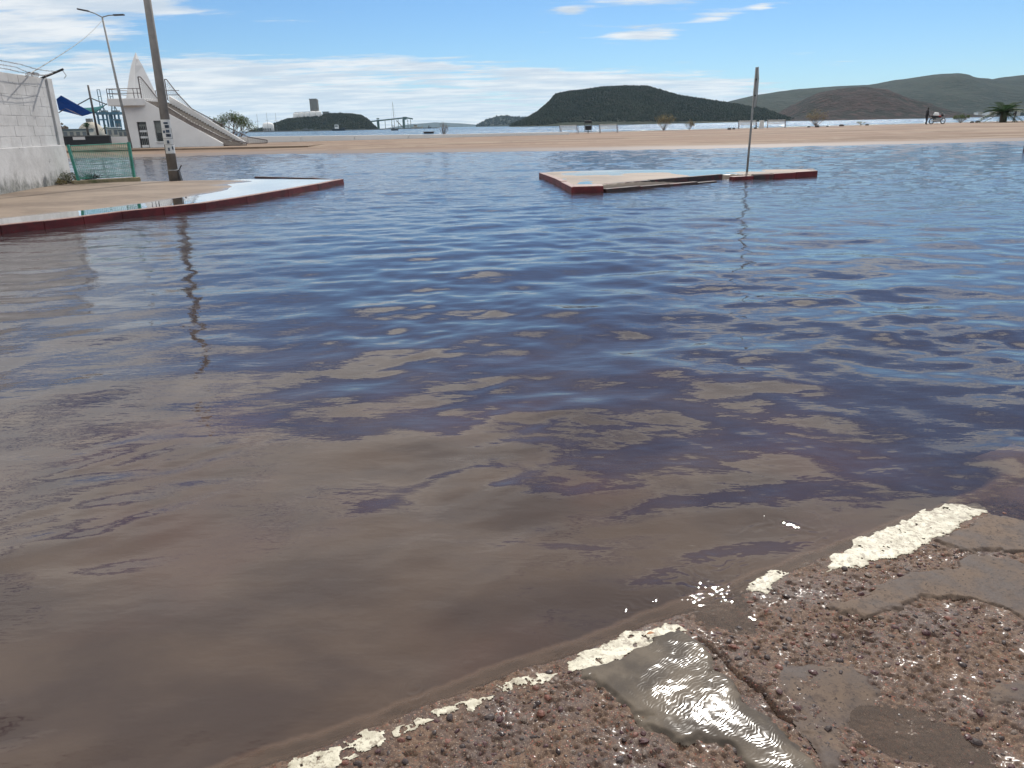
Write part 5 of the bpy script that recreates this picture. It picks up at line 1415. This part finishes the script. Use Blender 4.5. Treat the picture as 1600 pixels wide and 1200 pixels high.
# stones along the edge
sm_ = None
for kst, (px, d) in enumerate(((1140, 90), (1147, 91), (1181, 91), (1264, 90), (1277, 89), (1293, 91), (1315, 92), (1355, 93), (1518, 92), (1527, 93))):
    p = plaza_at(px, d)
    if sm_ is None:
        m_ = MB(); 
        m_.lathe((0, 0, -.03), [(.14, 0), (.2, .08), (.17, .18), (.08, .24)], 7); o = m_.build('stone', M['rock'], None); sm_ = o
    else: o = sm_.copy(); C.objects.link(o)
    tag(o, ORD[kst] + ' small dark stone from the left along the sandy promenade edge', 'stone', 'dark stones on the promenade')
    o.location = p; o.rotation_euler.z = rnd.uniform(0, 6); s = rnd.uniform(.6, 1.3); o.scale = (s * 1.3, s, s * .9)
# dark kerb corner at right edge
p = gp(1604, 232, .1)
root = thing('kerb_corner', 'dark red kerb corner at the far right edge', 'kerb', (p.x + 1.2, p.y + .6, 0)); O = Vector((p.x + 1.2, p.y + .6, 0))
kx_ = p.x / p.y
MB(O).hexa([(p.x - .15, p.y, -.4), (p.x + 1.6, p.y, -.4), (p.x + 1.6 + kx_ * .9, p.y + .9, -.4), (p.x - .15 + kx_ * .9, p.y + .9, -.4), (p.x - .15, p.y, .38), (p.x + 1.6, p.y, .38), (p.x + 1.6 + kx_ * .9, p.y + .9, .38), (p.x - .15 + kx_ * .9, p.y + .9, .38)]).build('kerb_stone', M['kerb_dark'], root, bevel=.03)
MB(O).hexa([(p.x + 1.62, p.y, -.4), (p.x + 3.4, p.y, -.4), (p.x + 3.4 + kx_ * .9, p.y + .9, -.4), (p.x + 1.62 + kx_ * .9, p.y + .9, -.4), (p.x + 1.62, p.y, .37), (p.x + 3.4, p.y, .37), (p.x + 3.4 + kx_ * .9, p.y + .9, .37), (p.x + 1.62 + kx_ * .9, p.y + .9, .37)]).build('kerb_stone', M['kerb_dark'], root, bevel=.03)
# dead leaf on the white paint
s_, t__ = px_st(1017, 999); z = float(base_h(np.array([s_]), np.array([t__]))[0]) + .0145; x, y = to_xy(s_, t__)
root = thing('dead_leaf', 'small orange dead leaf on the white painted kerb', 'leaf', (x, y, z))
M['leaf_orange'] = plain('leaf_orange', (0.30, 0.13, 0.05), 0.7, .3, 60)
vs = []; n = 6
for k in range(n + 1):
    q = k / n; w_ = .0062 * math.sin(math.pi * q) + .0004; vs += [(x - .014 + .028 * q, y - w_ + .006 * q, z + .003 + .004 * math.sin(q * 3)), (x - .014 + .028 * q, y + w_ + .006 * q, z + .003 + .004 * math.sin(q * 3 + .6))]
o = MB((x, y, z)).add(vs, [(2 * k, 2 * k + 2, 2 * k + 3, 2 * k + 1) for k in range(n)]).build('blade', M['leaf_orange'], root); o.modifiers.new('thick', 'SOLIDIFY').thickness = .0006
MB((x, y, z)).tube((x - .014, y, z + .003), (x - .022, y - .004, z + .002), .0008, None, 4).build('stalk', M['leaf_orange'], root)

# ================================================================== haze
m, t = new_mat('haze')
v = t.node('ShaderNodeVolumePrincipled', {'Color': (0.60, 0.82, 1.0), 'Density': 0.00004, 'Anisotropy': 0.2})
t.out(None, v.outputs[0])
mb = MB(); mb.box2((-11950, -300, -1.7), (11950, 11950, 330))
o = mb.build('haze', m); tag(o, 'pale sea air over the bay', kind='stuff')
